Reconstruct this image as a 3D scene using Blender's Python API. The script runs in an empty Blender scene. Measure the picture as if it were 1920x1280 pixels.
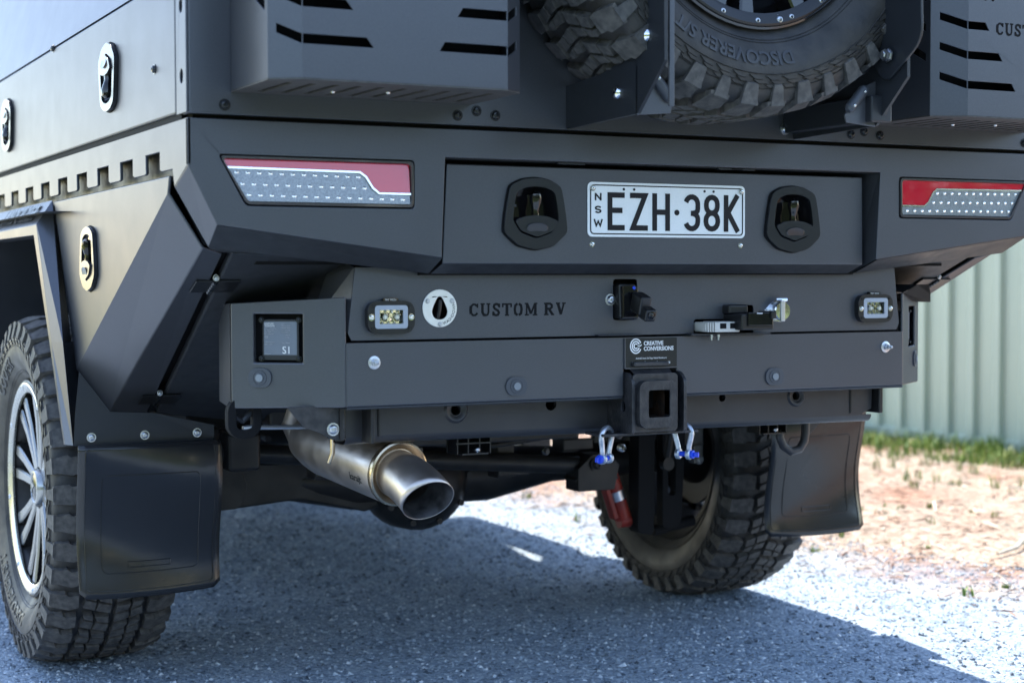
import bpy, bmesh, math, random
import numpy as np
from mathutils import Vector, Matrix
from mathutils.geometry import tessellate_polygon
random.seed(7); rng = np.random.default_rng(7)
R = math.radians
sc = bpy.context.scene
COL = sc.collection

# ---------------------------------------------------------------- camera
cam_d = bpy.data.cameras.new('camera'); cam = bpy.data.objects.new('camera', cam_d); COL.objects.link(cam)
ya, pi_, ro = R(27.0218), R(-2.1862), R(-0.1382)
fw = Vector((math.sin(ya)*math.cos(pi_), math.cos(ya)*math.cos(pi_), math.sin(pi_)))
rt0 = Vector((math.cos(ya), -math.sin(ya), 0)); up0 = rt0.cross(fw)
rt = rt0*math.cos(ro)+up0*math.sin(ro); up = up0*math.cos(ro)-rt0*math.sin(ro)
m = Matrix((rt, up, -fw)).transposed().to_4x4(); m.translation = Vector((-1.7685, -2.7486, 0.9221))
cam.matrix_world = m
cam_d.sensor_width = 36; cam_d.lens = 3059.08/1920*36; cam_d.clip_end = 600; cam_d.clip_start = .05
cam_d.dof.use_dof = True; cam_d.dof.focus_distance = 3.35; cam_d.dof.aperture_fstop = 3.5
sc.camera = cam
# ---------------------------------------------------------------- light
SUN_EL, SUN_AZ = 58.0, 10.0      # azimuth clockwise from +Y
w = bpy.data.worlds.new('World'); sc.world = w; w.use_nodes = True
nt = w.node_tree; bg = nt.nodes['Background']
sky = nt.nodes.new('ShaderNodeTexSky'); sky.sky_type = 'NISHITA'; sky.sun_disc = False
sky.sun_elevation = R(SUN_EL); sky.sun_rotation = R(SUN_AZ); sky.air_density = 1.0; sky.dust_density = 0.3; sky.ozone_density = 1.6
tint = nt.nodes.new('ShaderNodeMix'); tint.data_type = 'RGBA'; tint.blend_type = 'MULTIPLY'; tint.inputs['Factor'].default_value = 1
tint.inputs['B'].default_value = (1.14, 1.05, .98, 1); nt.links.new(sky.outputs[0], tint.inputs['A']); nt.links.new(tint.outputs['Result'], bg.inputs[0]); bg.inputs[1].default_value = 0.125
sd = bpy.data.lights.new('sun', 'SUN'); so = bpy.data.objects.new('sun', sd); COL.objects.link(so)
sd.energy = 2.7; sd.angle = R(0.53); sd.color = (1, .94, .84)
sdir = Vector((math.sin(R(SUN_AZ))*math.cos(R(SUN_EL)), math.cos(R(SUN_AZ))*math.cos(R(SUN_EL)), math.sin(R(SUN_EL))))
so.rotation_euler = sdir.to_track_quat('Z', 'Y').to_euler(); so.location = (0, 0, 20)
vs = sc.view_settings; vs.view_transform = 'Standard'; vs.look = 'None'; vs.gamma = 1; vs.use_curve_mapping = False; vs.exposure = 2.38
sc.cycles.max_bounces = 8; sc.cycles.glossy_bounces = 4; sc.cycles.transmission_bounces = 6
sc.cycles.use_denoising = True; sc.cycles.sample_clamp_indirect = 6

# ---------------------------------------------------------------- materials
def mat(name, col, rough=.5, metal=0, spec=.5, noise=None, bump=None, rvar=None, coat=0, trans=0, ior=1.45, coatr=.05):
    """noise=(scale, amount, colour2) ; bump=(scale, strength, dist) ; rvar=(scale, amount)"""
    M = bpy.data.materials.new(name); M.use_nodes = True; t = M.node_tree; b = t.nodes['Principled BSDF']
    b.inputs['Base Color'].default_value = (*col, 1); b.inputs['Roughness'].default_value = rough
    b.inputs['Metallic'].default_value = metal; b.inputs['Specular IOR Level'].default_value = spec
    b.inputs['Coat Weight'].default_value = coat; b.inputs['Coat Roughness'].default_value = coatr
    b.inputs['Transmission Weight'].default_value = trans; b.inputs['IOR'].default_value = ior
    tc = t.nodes.new('ShaderNodeTexCoord')
    def nz(sca, det=5):
        n = t.nodes.new('ShaderNodeTexNoise'); n.inputs['Scale'].default_value = sca; n.inputs['Detail'].default_value = det
        t.links.new(tc.outputs['Object'], n.inputs['Vector']); return n
    if noise:
        n = nz(noise[0]); r = t.nodes.new('ShaderNodeValToRGB'); r.color_ramp.elements[0].position = .5-noise[1]; r.color_ramp.elements[1].position = .5+noise[1]
        r.color_ramp.elements[0].color = (*col, 1); r.color_ramp.elements[1].color = (*noise[2], 1)
        t.links.new(n.outputs['Fac'], r.inputs[0]); t.links.new(r.outputs[0], b.inputs['Base Color'])
    if rvar:
        n = nz(rvar[0]); mr = t.nodes.new('ShaderNodeMapRange'); mr.inputs['To Min'].default_value = rough-rvar[1]; mr.inputs['To Max'].default_value = rough+rvar[1]
        mr.inputs['From Min'].default_value = .3; mr.inputs['From Max'].default_value = .7
        t.links.new(n.outputs['Fac'], mr.inputs[0]); t.links.new(mr.outputs[0], b.inputs['Roughness'])
    if bump:
        n = nz(bump[0], 6); bp = t.nodes.new('ShaderNodeBump'); bp.inputs['Strength'].default_value = bump[1]; bp.inputs['Distance'].default_value = bump[2]
        t.links.new(n.outputs['Fac'], bp.inputs['Height']); t.links.new(bp.outputs[0], b.inputs['Normal'])
    return M
PAINT = mat('satin_grey_paint', (.089, .093, .106), .33, .60, .22, noise=(260, .35, (.104, .108, .122)), bump=(900, .14, .0004), rvar=(14, .015))
PAINT.node_tree.nodes['Principled BSDF'].inputs['Specular Tint'].default_value = (.62, .60, .62, 1)
PAINT_D = mat('textured_black_paint', (.022, .024, .028), .5, .1, .5, noise=(40, .2, (.032, .034, .038)), bump=(500, .3, .0006), rvar=(30, .06))
POWDER = mat('black_powder_coat', (.016, .018, .022), .42, 0, .5, bump=(700, .25, .0005), rvar=(20, .06))
CHASSIS = mat('chassis_black', (.010, .010, .0115), .42, 0, .4, noise=(22, .2, (.024, .022, .021)), bump=(60, .3, .001), rvar=(12, .1))
BEAM = mat('chassis_beam_paint', (.028, .028, .032), .38, .1, .5, noise=(14, .25, (.042, .040, .042)), bump=(120, .15, .0008), rvar=(12, .08))
CAST = mat('cast_weld_black', (.022, .023, .027), .36, .2, .5, noise=(60, .15, (.05, .048, .05)), bump=(160, .6, .002))
PLASTIC = mat('black_plastic', (.012, .012, .013), .32, 0, .5, bump=(600, .1, .0004))
GLOSS = mat('gloss_black_plastic', (.006, .006, .007), .08, 0, .6)
HANDLE = mat('handle_satin_black', (.022, .024, .028), .24, .3, .6)
RUBBER = mat('mudflap_rubber', (.013, .0135, .015), .19, 0, .55, noise=(5, .3, (.018, .018, .019)), bump=(9, .12, .01), rvar=(7, .05))
TYRE = mat('tyre_rubber', (.020, .020, .021), .55, 0, .45, noise=(28, .2, (.045, .041, .037)), bump=(150, .4, .0015), rvar=(18, .12))
TREAD = mat('tyre_tread_dusty', (.040, .039, .039), .65, 0, .4, noise=(70, .2, (.105, .098, .090)), bump=(260, .5, .0012))
CHROME = mat('chrome', (.75, .76, .78), .12, 1, .5)
ZINC = mat('zinc_plated', (.62, .63, .66), .3, 1, .5, noise=(60, .2, (.42, .44, .48)), bump=(200, .2, .0006))
GALV = mat('galvanised_steel', (.62, .66, .72), .38, .85, .5, noise=(70, .12, (.38, .42, .5)), bump=(110, .5, .0012))
MACH = mat('machined_alloy', (.36, .36, .35), .26, 1, .5, rvar=(30, .06))
SPOKEF = mat('spoke_machined_face', (.24, .24, .235), .22, 1, .5)
RIMBLK = mat('rim_gloss_black', (.008, .008, .009), .12, 0, .6, coat=.5)
STEEL = mat('exhaust_stainless', (.56, .49, .44), .36, .95, .5, noise=(16, .2, (.42, .37, .33)), rvar=(26, .08), bump=(240, .15, .0005))
STEELB = mat('exhaust_heat_tint', (.62, .50, .34), .25, 1, .5, noise=(30, .2, (.46, .36, .25)))
SOOT = mat('soot_inside', (.05, .05, .055), .42, .7, .5, noise=(30, .2, (.22, .22, .24)))
WHITE = mat('plate_white', (.78, .80, .80), .35, 0, .5, noise=(300, .1, (.74, .77, .78)), bump=(900, .1, .0002))
PBLACK = mat('plate_black', (.010, .010, .013), .5, 0, .25)
BLUE = mat('blue_powder', (.006, .045, .55), .35, 0, .5, noise=(60, .2, (.01, .07, .65)))
REDL = mat('red_lens', (.55, .003, .028), .07, 0, .6, coat=1, coatr=.02)
CLEARL = mat('grey_led_lens', (.16, .18, .20), .12, .2, .5, coat=1, coatr=.02, noise=(350, .12, (.26, .28, .30)), bump=(450, .5, .001))
LEDM = mat('led_reflector', (.95, .95, .92), .1, .85, .6)
GREYP = mat('grey_connector_plastic', (.55, .54, .50), .4)
SENS = mat('sensor_grey', (.060, .066, .078), .45, .2)
SENSC = mat('sensor_disc', (.20, .22, .24), .5, .2)
ORANGE = mat('red_shock_paint', (.26, .026, .016), .4, 0, .4, noise=(14, .15, (.17, .02, .014)))
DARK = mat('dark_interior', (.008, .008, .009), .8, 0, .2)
PRINT = mat('white_print', (.75, .75, .75), .5)
PRINTG = mat('grey_print', (.40, .41, .43), .5)
PRINTB = mat('black_print', (.015, .018, .028), .4)
ENGR = mat('engraved_dark', (.03, .028, .026), .5, .3)
GLASS = mat('window_glass', (.01, .012, .014), .04, 0, .6, coat=1)
mat_rad = mat('module_black', (.022, .024, .028), .35)
mat_radl = mat('module_label_grey', (.14, .16, .19), .4)
BOXBASE = mat('dusty_base_plate', (.085, .078, .072), .55, 0, .4, noise=(60, .2, (.05, .046, .044)))
SILV = mat('satin_silver', (.55, .56, .58), .3, .8)

# ---------------------------------------------------------------- helpers
def finish(me, m, name, parent, bevel=0, seg=2, ang=32, smooth=True, solid=0):
    if m: me.materials.append(m)
    if m in (PAINT, PAINT_D, POWDER): smooth = False
    if smooth:
        me.polygons.foreach_set('use_smooth', [True]*len(me.polygons)); me.set_sharp_from_angle(angle=R(ang))
    o = bpy.data.objects.new(name, me); COL.objects.link(o)
    if parent: o.parent = parent
    if solid:
        s = o.modifiers.new('solid', 'SOLIDIFY'); s.thickness = solid; s.offset = -1
    if bevel:
        b = o.modifiers.new('bevel', 'BEVEL'); b.width = bevel; b.segments = seg; b.limit_method = 'ANGLE'; b.angle_limit = R(ang); b.harden_normals = smooth
    return o
class MB:
    def __init__(s): s.v = []; s.f = []; s.k = 0
    def add(s, vs_, fs):
        n = len(s.v); s.v += [tuple(p) for p in vs_]; s.f += [tuple(i+n for i in f) for f in fs]; return s
    def box(s, c, d, rot=None):
        x, y, z = [k/2 for k in d]; P = [Vector((a*x, b*y, e*z)) for e in (-1, 1) for b in (-1, 1) for a in (-1, 1)]
        if rot: P = [rot @ p for p in P]
        P = [p+Vector(c) for p in P]
        return s.add(P, [(0, 2, 3, 1), (4, 5, 7, 6), (0, 1, 5, 4), (2, 6, 7, 3), (0, 4, 6, 2), (1, 3, 7, 5)])
    def tube(s, pts, r, n=14, cap=True):
        pts = [Vector(p) for p in pts]; rr = r if isinstance(r, (list, tuple)) else [r]*len(pts)
        V = []; prev = None
        for i, p in enumerate(pts):
            t = (pts[min(i+1, len(pts)-1)]-pts[max(i-1, 0)]).normalized()
            if prev is None:
                a = t.orthogonal().normalized()
            else:
                a = (prev-t*prev.dot(t)).normalized()
            prev = a; b = t.cross(a)
            V += [p+(a*math.cos(2*math.pi*k/n)+b*math.sin(2*math.pi*k/n))*rr[i] for k in range(n)]
        F = [(i*n+k, i*n+(k+1) % n, (i+1)*n+(k+1) % n, (i+1)*n+k) for i in range(len(pts)-1) for k in range(n)]
        if cap: F += [tuple(range(n))[::-1], tuple((len(pts)-1)*n+k for k in range(n))]
        return s.add(V, F)
    def lathe(s, prof, O, A, n=32, closed=False):
        """prof = [(along axis, radius)]"""
        O = Vector(O); A = Vector(A).normalized(); a = A.orthogonal().normalized(); b = A.cross(a); V = []
        for h, r in prof: V += [O+A*h+(a*math.cos(2*math.pi*k/n)+b*math.sin(2*math.pi*k/n))*r for k in range(n)]
        L = len(prof); F = []
        for i in range(L if closed else L-1):
            j = (i+1) % L
            F += [(i*n+k, i*n+(k+1) % n, j*n+(k+1) % n, j*n+k) for k in range(n)]
        return s.add(V, F)
    def plate(s, loops, O, U, V, t):
        """front at O plane facing U x V, extruded back by t. loops[0] outline, others holes"""
        O, U, V = Vector(O), Vector(U), Vector(V); N = U.cross(V)
        L = [[Vector((p[0], p[1], 0)) for p in lp] for lp in loops]
        tri = tessellate_polygon(L); flat = [p for lp in L for p in lp]; n = len(flat)
        P = [O+U*p.x+V*p.y for p in flat]; Q = [p-N*t for p in P]; F = []
        for a, b, c in tri:
            A, B, C = flat[a], flat[b], flat[c]
            if (B-A).cross(C-A).z < 0: b, c = c, b
            F += [(a, b, c), (a+n, c+n, b+n)]
        k = 0
        for li, lp in enumerate(L):
            m_ = len(lp); area = sum(lp[i].x*lp[(i+1) % m_].y-lp[(i+1) % m_].x*lp[i].y for i in range(m_))
            ccw = area > 0
            for i in range(m_):
                a, b = k+i, k+(i+1) % m_
                if ccw != (li > 0): F.append((a, a+n, b+n, b))
                else: F.append((a, b, b+n, a+n))
            k += m_
        return s.add(P+Q, F)
    def ribbon(s, pts, wd, O, U, V, t, closed=False):
        """flat stroke of width wd along 2D polyline, thickness t, front at O plane"""
        n = len(pts); P = [Vector((p[0], p[1])) for p in pts]; Lf, Rt = [], []
        for i, p in enumerate(P):
            a = P[i-1] if (i > 0 or closed) else None; b = P[(i+1) % n] if (i < n-1 or closed) else None
            d1 = (p-a).normalized() if a is not None else None; d2 = (b-p).normalized() if b is not None else None
            d1 = d1 or d2; d2 = d2 or d1
            n1 = Vector((-d1.y, d1.x)); n2 = Vector((-d2.y, d2.x)); mm = n1+n2
            mm = mm.normalized() if mm.length > 1e-6 else n1
            k = min(1/max(mm.dot(n1), .35), 2.2)*wd/2
            Lf.append(p+mm*k); Rt.append(p-mm*k)
        O, U, V = Vector(O), Vector(U), Vector(V); N = U.cross(V); O = O+N*(.00012*s.k); s.k += 1; g = lambda q, e: O+U*q.x+V*q.y-N*e
        W = []
        for l, r_ in zip(Lf, Rt): W += [g(l, 0), g(r_, 0), g(l, t), g(r_, t)]
        F = []
        for i in range(n if closed else n-1):
            a, b = 4*i, 4*((i+1) % n)
            F += [(a, a+1, b+1, b), (a+2, b+2, b+3, a+3), (a, b, b+2, a+2), (a+1, a+3, b+3, b+1)]
        if not closed: F += [(0, 2, 3, 1), (4*n-4, 4*n-3, 4*n-1, 4*n-2)]
        return s.add(W, F)
    def build(s, name, m, parent=None, bevel=0, **k):
        me = bpy.data.meshes.new(name); me.from_pydata(s.v, [], s.f); me.update()
        if k.pop('recalc', True):
            bm = bmesh.new(); bm.from_mesh(me); bmesh.ops.recalc_face_normals(bm, faces=bm.faces); bm.to_mesh(me); bm.free()
        return finish(me, m, name, parent, bevel, **k)
X, Y, Z = (1, 0, 0), (0, 1, 0), (0, 0, 1)
REAR = (X, Z)                       # U, V of a panel facing the camera side (-Y)
LEFT = ((0, -1, 0), Z)              # panel facing -X ; 2D = (-y, z)
def rrect(x0, y0, x1, y1, r, n=4):
    P = []
    for cx, cy, a in ((x1-r, y0+r, -90), (x1-r, y1-r, 0), (x0+r, y1-r, 90), (x0+r, y0+r, 180)):
        P += [(cx+r*math.cos(R(a+90*i/n)), cy+r*math.sin(R(a+90*i/n))) for i in range(n+1)]
    return P
def circ(cx, cy, r, n=16, ry=None): return [(cx+r*math.cos(2*math.pi*i/n), cy+(ry or r)*math.sin(2*math.pi*i/n)) for i in range(n)]
def arc(cx, cy, rx, ry, a0, a1, n=10): return [(cx+rx*math.cos(R(a0+(a1-a0)*i/n)), cy+ry*math.sin(R(a0+(a1-a0)*i/n))) for i in range(n+1)]
def rpoly(P, r, n=3):
    """round the corners of a polygon"""
    out = []; m_ = len(P)
    for i in range(m_):
        p = Vector(P[i]); a = Vector(P[i-1])-p; b = Vector(P[(i+1) % m_])-p
        rr = min(r, a.length*.45, b.length*.45); p0 = p+a.normalized()*rr; p1 = p+b.normalized()*rr
        for k in range(n+1):
            t = k/n; out.append(tuple(p0*(1-t)**2+p*2*t*(1-t)+p1*t*t))
    return out
def empty(name, loc=(0, 0, 0), parent=None):
    o = bpy.data.objects.new(name, None); COL.objects.link(o); o.location = loc; o.empty_display_size = .1
    if parent: o.parent = parent
    return o
def tag(o, label, cat=None, group=None, kind=None):
    if label: o['label'] = label
    if cat: o['category'] = cat
    if group: o['group'] = group
    if kind: o['kind'] = kind
    return o
def copy_tree(o, parent=None):
    c = o.copy(); COL.objects.link(c); c.parent = parent
    for ch in list(o.children): copy_tree(ch, c)
    return c
def txt(s, size, O, U, V, m, name, parent, depth=.0006, align='CENTER', sx=1.0, bold=0, fn=None):
    cu = bpy.data.curves.new('t', 'FONT'); cu.body = s; cu.size = size; cu.extrude = depth/2; cu.align_x = align; cu.align_y = 'CENTER'; cu.offset = bold; cu.resolution_u = 3
    o = bpy.data.objects.new('t', cu); COL.objects.link(o)
    me = bpy.data.meshes.new_from_object(o.evaluated_get(bpy.context.evaluated_depsgraph_get()))
    bpy.data.objects.remove(o); bpy.data.curves.remove(cu)
    O, U, V = Vector(O), Vector(U), Vector(V); N = U.cross(V)
    for v in me.vertices:
        c = v.co.copy(); v.co = fn(c) if fn else O+U*(c.x*sx)+V*c.y+N*(c.z+depth/2)
    me.materials.clear(); me.name = name
    return finish(me, m, name, parent, smooth=False)

# ================================================================ SETTING
def ground_mat():
    M = bpy.data.materials.new('gravel_ground'); M.use_nodes = True; t = M.node_tree; b = t.nodes['Principled BSDF']; L = t.links
    N = lambda k: t.nodes.new(k)
    geo = N('ShaderNodeNewGeometry'); sep = N('ShaderNodeSeparateXYZ'); L.new(geo.outputs['Position'], sep.inputs[0])
    def noise(sc_, det=6, rough=.6):
        n = N('ShaderNodeTexNoise'); n.inputs['Scale'].default_value = sc_; n.inputs['Detail'].default_value = det; n.inputs['Roughness'].default_value = rough
        L.new(geo.outputs['Position'], n.inputs['Vector']); return n.outputs['Fac']
    def ramp(src, *st):
        r = N('ShaderNodeValToRGB'); e = r.color_ramp.elements
        e[0].position, e[0].color = st[0][0], (*st[0][1], 1); e[1].position, e[1].color = st[-1][0], (*st[-1][1], 1)
        for p, c in st[1:-1]: q = e.new(p); q.color = (*c, 1)
        L.new(src, r.inputs[0]); return r.outputs[0]
    def mix(f, a, c):
        x = N('ShaderNodeMix'); x.data_type = 'RGBA'; L.new(f, x.inputs['Factor']); L.new(a, x.inputs['A']); L.new(c, x.inputs['B']); return x.outputs['Result']
    def mth(op, a, c):
        x = N('ShaderNodeMath'); x.operation = op
        for i, q in enumerate((a, c)):
            if hasattr(q, 'links'): L.new(q, x.inputs[i])
            else: x.inputs[i].default_value = q
        return x.outputs[0]
    vo = N('ShaderNodeTexVoronoi'); vo.inputs['Scale'].default_value = 105; L.new(geo.outputs['Position'], vo.inputs['Vector'])
    stone = ramp(vo.outputs['Color'], (.1, (.085, .12, .16)), (.5, (.21, .275, .345)), (.9, (.48, .55, .61)))
    patch = ramp(noise(2.2), (.35, (.18, .235, .30)), (.65, (.36, .42, .49)))
    gravel = mix(mth('MULTIPLY', noise(6), .9), stone, patch)
    straw = ramp(noise(38, 8, .75), (.36, (.16, .10, .065)), (.5, (.31, .235, .175)), (.66, (.48, .42, .36)))
    reddish = ramp(noise(30, 8, .7), (.38, (.13, .055, .035)), (.62, (.36, .21, .14)))
    strawm = mix(ramp(noise(1.3, 4), (.5, (0, 0, 0)), (.62, (1, 1, 1))), straw, reddish)
    # gravel drive meets the straw verge along a wandering line right of the truck
    edge = mth('ADD', mth('ADD', sep.outputs['X'], mth('MULTIPLY', sep.outputs['Y'], .12)), mth('MULTIPLY', mth('SUBTRACT', noise(3.0, 7), .5), 1.1))
    mr = N('ShaderNodeMapRange'); mr.interpolation_type = 'SMOOTHSTEP'; mr.inputs['From Min'].default_value = 1.45; mr.inputs['From Max'].default_value = 2.05; L.new(edge, mr.inputs[0])
    c1 = mix(mr.outputs[0], gravel, strawm)
    grass = ramp(noise(30, 7), (.35, (.24, .26, .06)), (.65, (.46, .46, .13)))
    edge2 = mth('ADD', mth('MULTIPLY', sep.outputs['X'], -1), mth('MULTIPLY', mth('SUBTRACT', noise(1.2, 6), .5), 1.2))
    m2 = N('ShaderNodeMapRange'); m2.inputs['From Min'].default_value = 3.6; m2.inputs['From Max'].default_value = 4.2; L.new(edge2, m2.inputs[0])
    c2 = mix(m2.outputs[0], c1, grass)
    green = ramp(noise(40, 7), (.35, (.035, .06, .012)), (.65, (.10, .14, .035)))
    m3 = N('ShaderNodeMapRange'); m3.inputs['From Min'].default_value = 3.4; m3.inputs['From Max'].default_value = 4.1; L.new(mth('ADD', mth('MULTIPLY', sep.outputs['Y'], -1), mth('ADD', mth('MULTIPLY', sep.outputs['X'], -.5), mth('MULTIPLY', mth('SUBTRACT', noise(1.1, 6), .5), 1.4))), m3.inputs[0])
    c2 = mix(m3.outputs[0], c2, green)
    L.new(c2, b.inputs['Base Color']); b.inputs['Roughness'].default_value = .85; b.inputs['Specular IOR Level'].default_value = .35
    bp = N('ShaderNodeBump'); bp.inputs['Strength'].default_value = .9; bp.inputs['Distance'].default_value = .006
    h = mth('ADD', mth('MULTIPLY', vo.outputs['Distance'], -1.2), noise(160, 6)); L.new(h, bp.inputs['Height']); L.new(bp.outputs[0], b.inputs['Normal'])
    return M
def axis(vals):
    out = []
    for a, b, st in vals: out += list(np.arange(a, b, st))
    return np.array(out+[vals[-1][1]])
gx = axis([(-90, -10, 10), (-10, -3, .5), (-3, 5, .035), (5, 10, .5), (10, 91, 10)])
gy = axis([(-90, -10, 10), (-10, -1, .5), (-1, 6.2, .035), (6.2, 12, .5), (12, 92, 10)])
GX, GY = np.meshgrid(gx, gy)
def hfield(x, y):
    h = .006*np.sin(x*2.1+y*1.3)*np.sin(y*1.7-x*.6)+.004*np.sin(x*5.3+1)*np.sin(y*4.1+2)
    verge = np.clip((x+.12*y-1.5)/.8, 0, 1)
    h = h+verge*(.016+.014*np.sin(x*3.9+y*2.2)*np.sin(y*3.1+x))
    # level pads where the tyres stand
    for tx in (-.9, .9):
        for ty in (1.29, 4.3): h = h*(1-np.exp(-(((x-tx)/.28)**2+((y-ty)/.25)**2)))
    return h
near = ((GX > -3) & (GX < 5) & (GY > -1) & (GY < 6.2))
GZ = np.where(near, hfield(GX, GY), 0)+np.where(near, rng.normal(0, .0012, GX.shape), 0)
nx_, ny_ = len(gx), len(gy)
me = bpy.data.meshes.new('ground')
vv = np.c_[GX.ravel(), GY.ravel(), GZ.ravel()]
idx = (np.arange(ny_-1)[:, None]*nx_+np.arange(nx_-1)[None, :]).ravel()
ff = np.c_[idx, idx+1, idx+1+nx_, idx+nx_]
me.from_pydata(vv.tolist(), [], ff.tolist()); me.update()
ground = finish(me, ground_mat(), 'ground', None); ground['kind'] = 'structure'

def scatter(name, count, region, smin, smax, M, kind='stone', power=2.2, filt=None, flat=.6):
    """one mesh of many small deformed pieces lying on the ground"""
    x0, x1, y0, y1 = region; px = rng.uniform(x0, x1, count); py = rng.uniform(y0, y1, count)
    if filt is not None: k = filt(px, py); px, py = px[k], py[k]; count = len(px)
    s = smin+(smax-smin)*rng.random(count)**power
    if kind == 'stone': base = np.array([(1, 0, 0), (0, 1, 0), (-1, 0, 0), (0, -1, 0), (0, 0, 1), (0, 0, -1), ], float); F = np.array([(0, 1, 4), (1, 2, 4), (2, 3, 4), (3, 0, 4), (1, 0, 5), (2, 1, 5), (3, 2, 5), (0, 3, 5)])
    else: base = np.array([(-1, -.12, 0), (1, -.08, .1), (.9, .1, .12), (-1, .12, .02), (0, 0, .22)], float); F = np.array([(0, 1, 4), (1, 2, 4), (2, 3, 4), (3, 0, 4)])
    n = len(base); ang = rng.uniform(0, 6.283, count)
    P = base[None]*rng.uniform(.55, 1.25, (count, n, 1))*s[:, None, None]; P[..., 2] *= flat
    if kind == 'stone': P[:, 4, :2] += rng.normal(0, .35, (count, 2))*s[:, None]
    c, sn = np.cos(ang)[:, None], np.sin(ang)[:, None]
    Q = P.copy(); Q[..., 0] = P[..., 0]*c-P[..., 1]*sn+px[:, None]; Q[..., 1] = P[..., 0]*sn+P[..., 1]*c+py[:, None]
    Q[..., 2] += hfield(px, py)[:, None]+(s*flat*.25)[:, None]
    Fa = (F[None]+(np.arange(count)*n)[:, None, None]).reshape(-1, 3)
    me = bpy.data.meshes.new(name); me.from_pydata(Q.reshape(-1, 3).tolist(), [], Fa.tolist()); me.update()
    o = finish(me, M, name, None, smooth=False); return o
def var_mat(name, stops, rough=.8, scale=70):
    M = bpy.data.materials.new(name); M.use_nodes = True; t = M.node_tree; b = t.nodes['Principled BSDF']
    g = t.nodes.new('ShaderNodeNewGeometry'); r = t.nodes.new('ShaderNodeValToRGB'); r.color_ramp.interpolation = 'LINEAR'
    e = r.color_ramp.elements; e[0].position, e[0].color = stops[0][0], (*stops[0][1], 1); e[1].position, e[1].color = stops[-1][0], (*stops[-1][1], 1)
    for p, c in stops[1:-1]: q = e.new(p); q.color = (*c, 1)
    t.links.new(g.outputs['Random Per Island'], r.inputs[0]); t.links.new(r.outputs[0], b.inputs['Base Color']); b.inputs['Roughness'].default_value = rough
    b.inputs['Specular IOR Level'].default_value = .3
    return M
STONE = var_mat('loose_stone', [(0, (.05, .065, .085)), (.3, (.16, .20, .245)), (.7, (.33, .39, .45)), (.95, (.52, .57, .62)), (1, (.68, .70, .72))], .75)
o = scatter('gravel', 90000, (-2.0, 2.4, -.4, 4.2), .0020, .0078, STONE, filt=lambda x, y: (x+.12*y < 2.1)); tag(o, 'fine grey gravel lying loose over the driveway around the truck', 'gravel', kind='stuff')
o = scatter('coarse_gravel', 1200, (-2.0, 2.2, -.3, 3.6), .005, .012, STONE, filt=lambda x, y: (x+.12*y < 2.0), power=3); tag(o, 'scattered larger stones lying among the fine driveway gravel', 'gravel', kind='stuff')
LITTER = var_mat('dry_litter', [(0, (.09, .04, .025)), (.4, (.25, .14, .085)), (.75, (.42, .34, .24)), (1, (.62, .56, .45))], .8)
o = scatter('leaf_litter', 16000, (1.1, 4.8, .2, 6), .006, .04, LITTER, kind='chip', power=2.6, filt=lambda x, y: (x+.12*y+rng.normal(0, .25, len(x)) > 1.7), flat=.8)
tag(o, 'dry bark chips and straw littering the verge beside the drive', 'leaf litter', kind='stuff')
# grass along the fence foot and a few tufts on the verge
GRASS = var_mat('grass_blades', [(0, (.03, .075, .012)), (.5, (.10, .19, .028)), (.85, (.26, .34, .06)), (1, (.46, .42, .20))], .6)
def grass_mesh(name, spots, m):
    V, F = [], []
    for (x, y, h, n, sp) in spots:
        z0 = float(hfield(np.array(x), np.array(y)))
        for _ in range(n):
            a = random.uniform(0, 6.28); d = random.random()**.7*sp; bx, by = x+math.cos(a)*d, y+math.sin(a)*d
            l = h*random.uniform(.45, 1.15); a2 = random.uniform(0, 6.28); lean = random.uniform(.1, .75)*l; wd = random.uniform(.0018, .004)
            wx, wy = -math.sin(a2)*wd, math.cos(a2)*wd; cx, cy = math.cos(a2)*lean, math.sin(a2)*lean; k = len(V)
            V += [(bx-wx, by-wy, z0-.004), (bx+wx, by+wy, z0-.004), (bx-wx*.8+cx*.3, by-wy*.8+cy*.3, z0+l*.55), (bx+wx*.8+cx*.3, by+wy*.8+cy*.3, z0+l*.55), (bx+cx, by+cy, z0+l*.95)]
            F += [(k, k+1, k+3, k+2), (k+2, k+3, k+4)]
    me = bpy.data.meshes.new(name); me.from_pydata(V, [], F); me.update(); return finish(me, m, name, None, smooth=False)
sp = []
for _ in range(700):
    y = random.uniform(1.2, 8.5); d = random.random()**1.6*.5
    sp.append((4.30-d, y, random.uniform(.05, .12)*(1-.5*d), 18, .08))
for _ in range(150):
    y = random.uniform(1.5, 7.0); sp.append((4.0-random.random()**2*1.1, y, random.uniform(.04, .10), 9, .03))
o = grass_mesh('grass', sp, GRASS); tag(o, 'green and straw coloured grass growing along the fence foot', 'grass', kind='stuff')
sp = []
for _ in range(60):
    x = random.uniform(1.25, 3.2); y = random.uniform(.5, 3.4)
    if x+.12*y < 1.5: continue
    sp.append((x, y, random.uniform(.012, .04), random.randint(5, 14), .022))
o = grass_mesh('grass_tuft', sp, GRASS); tag(o, 'small sparse green tufts sprouting through the dry verge', 'weeds', kind='stuff')
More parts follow.
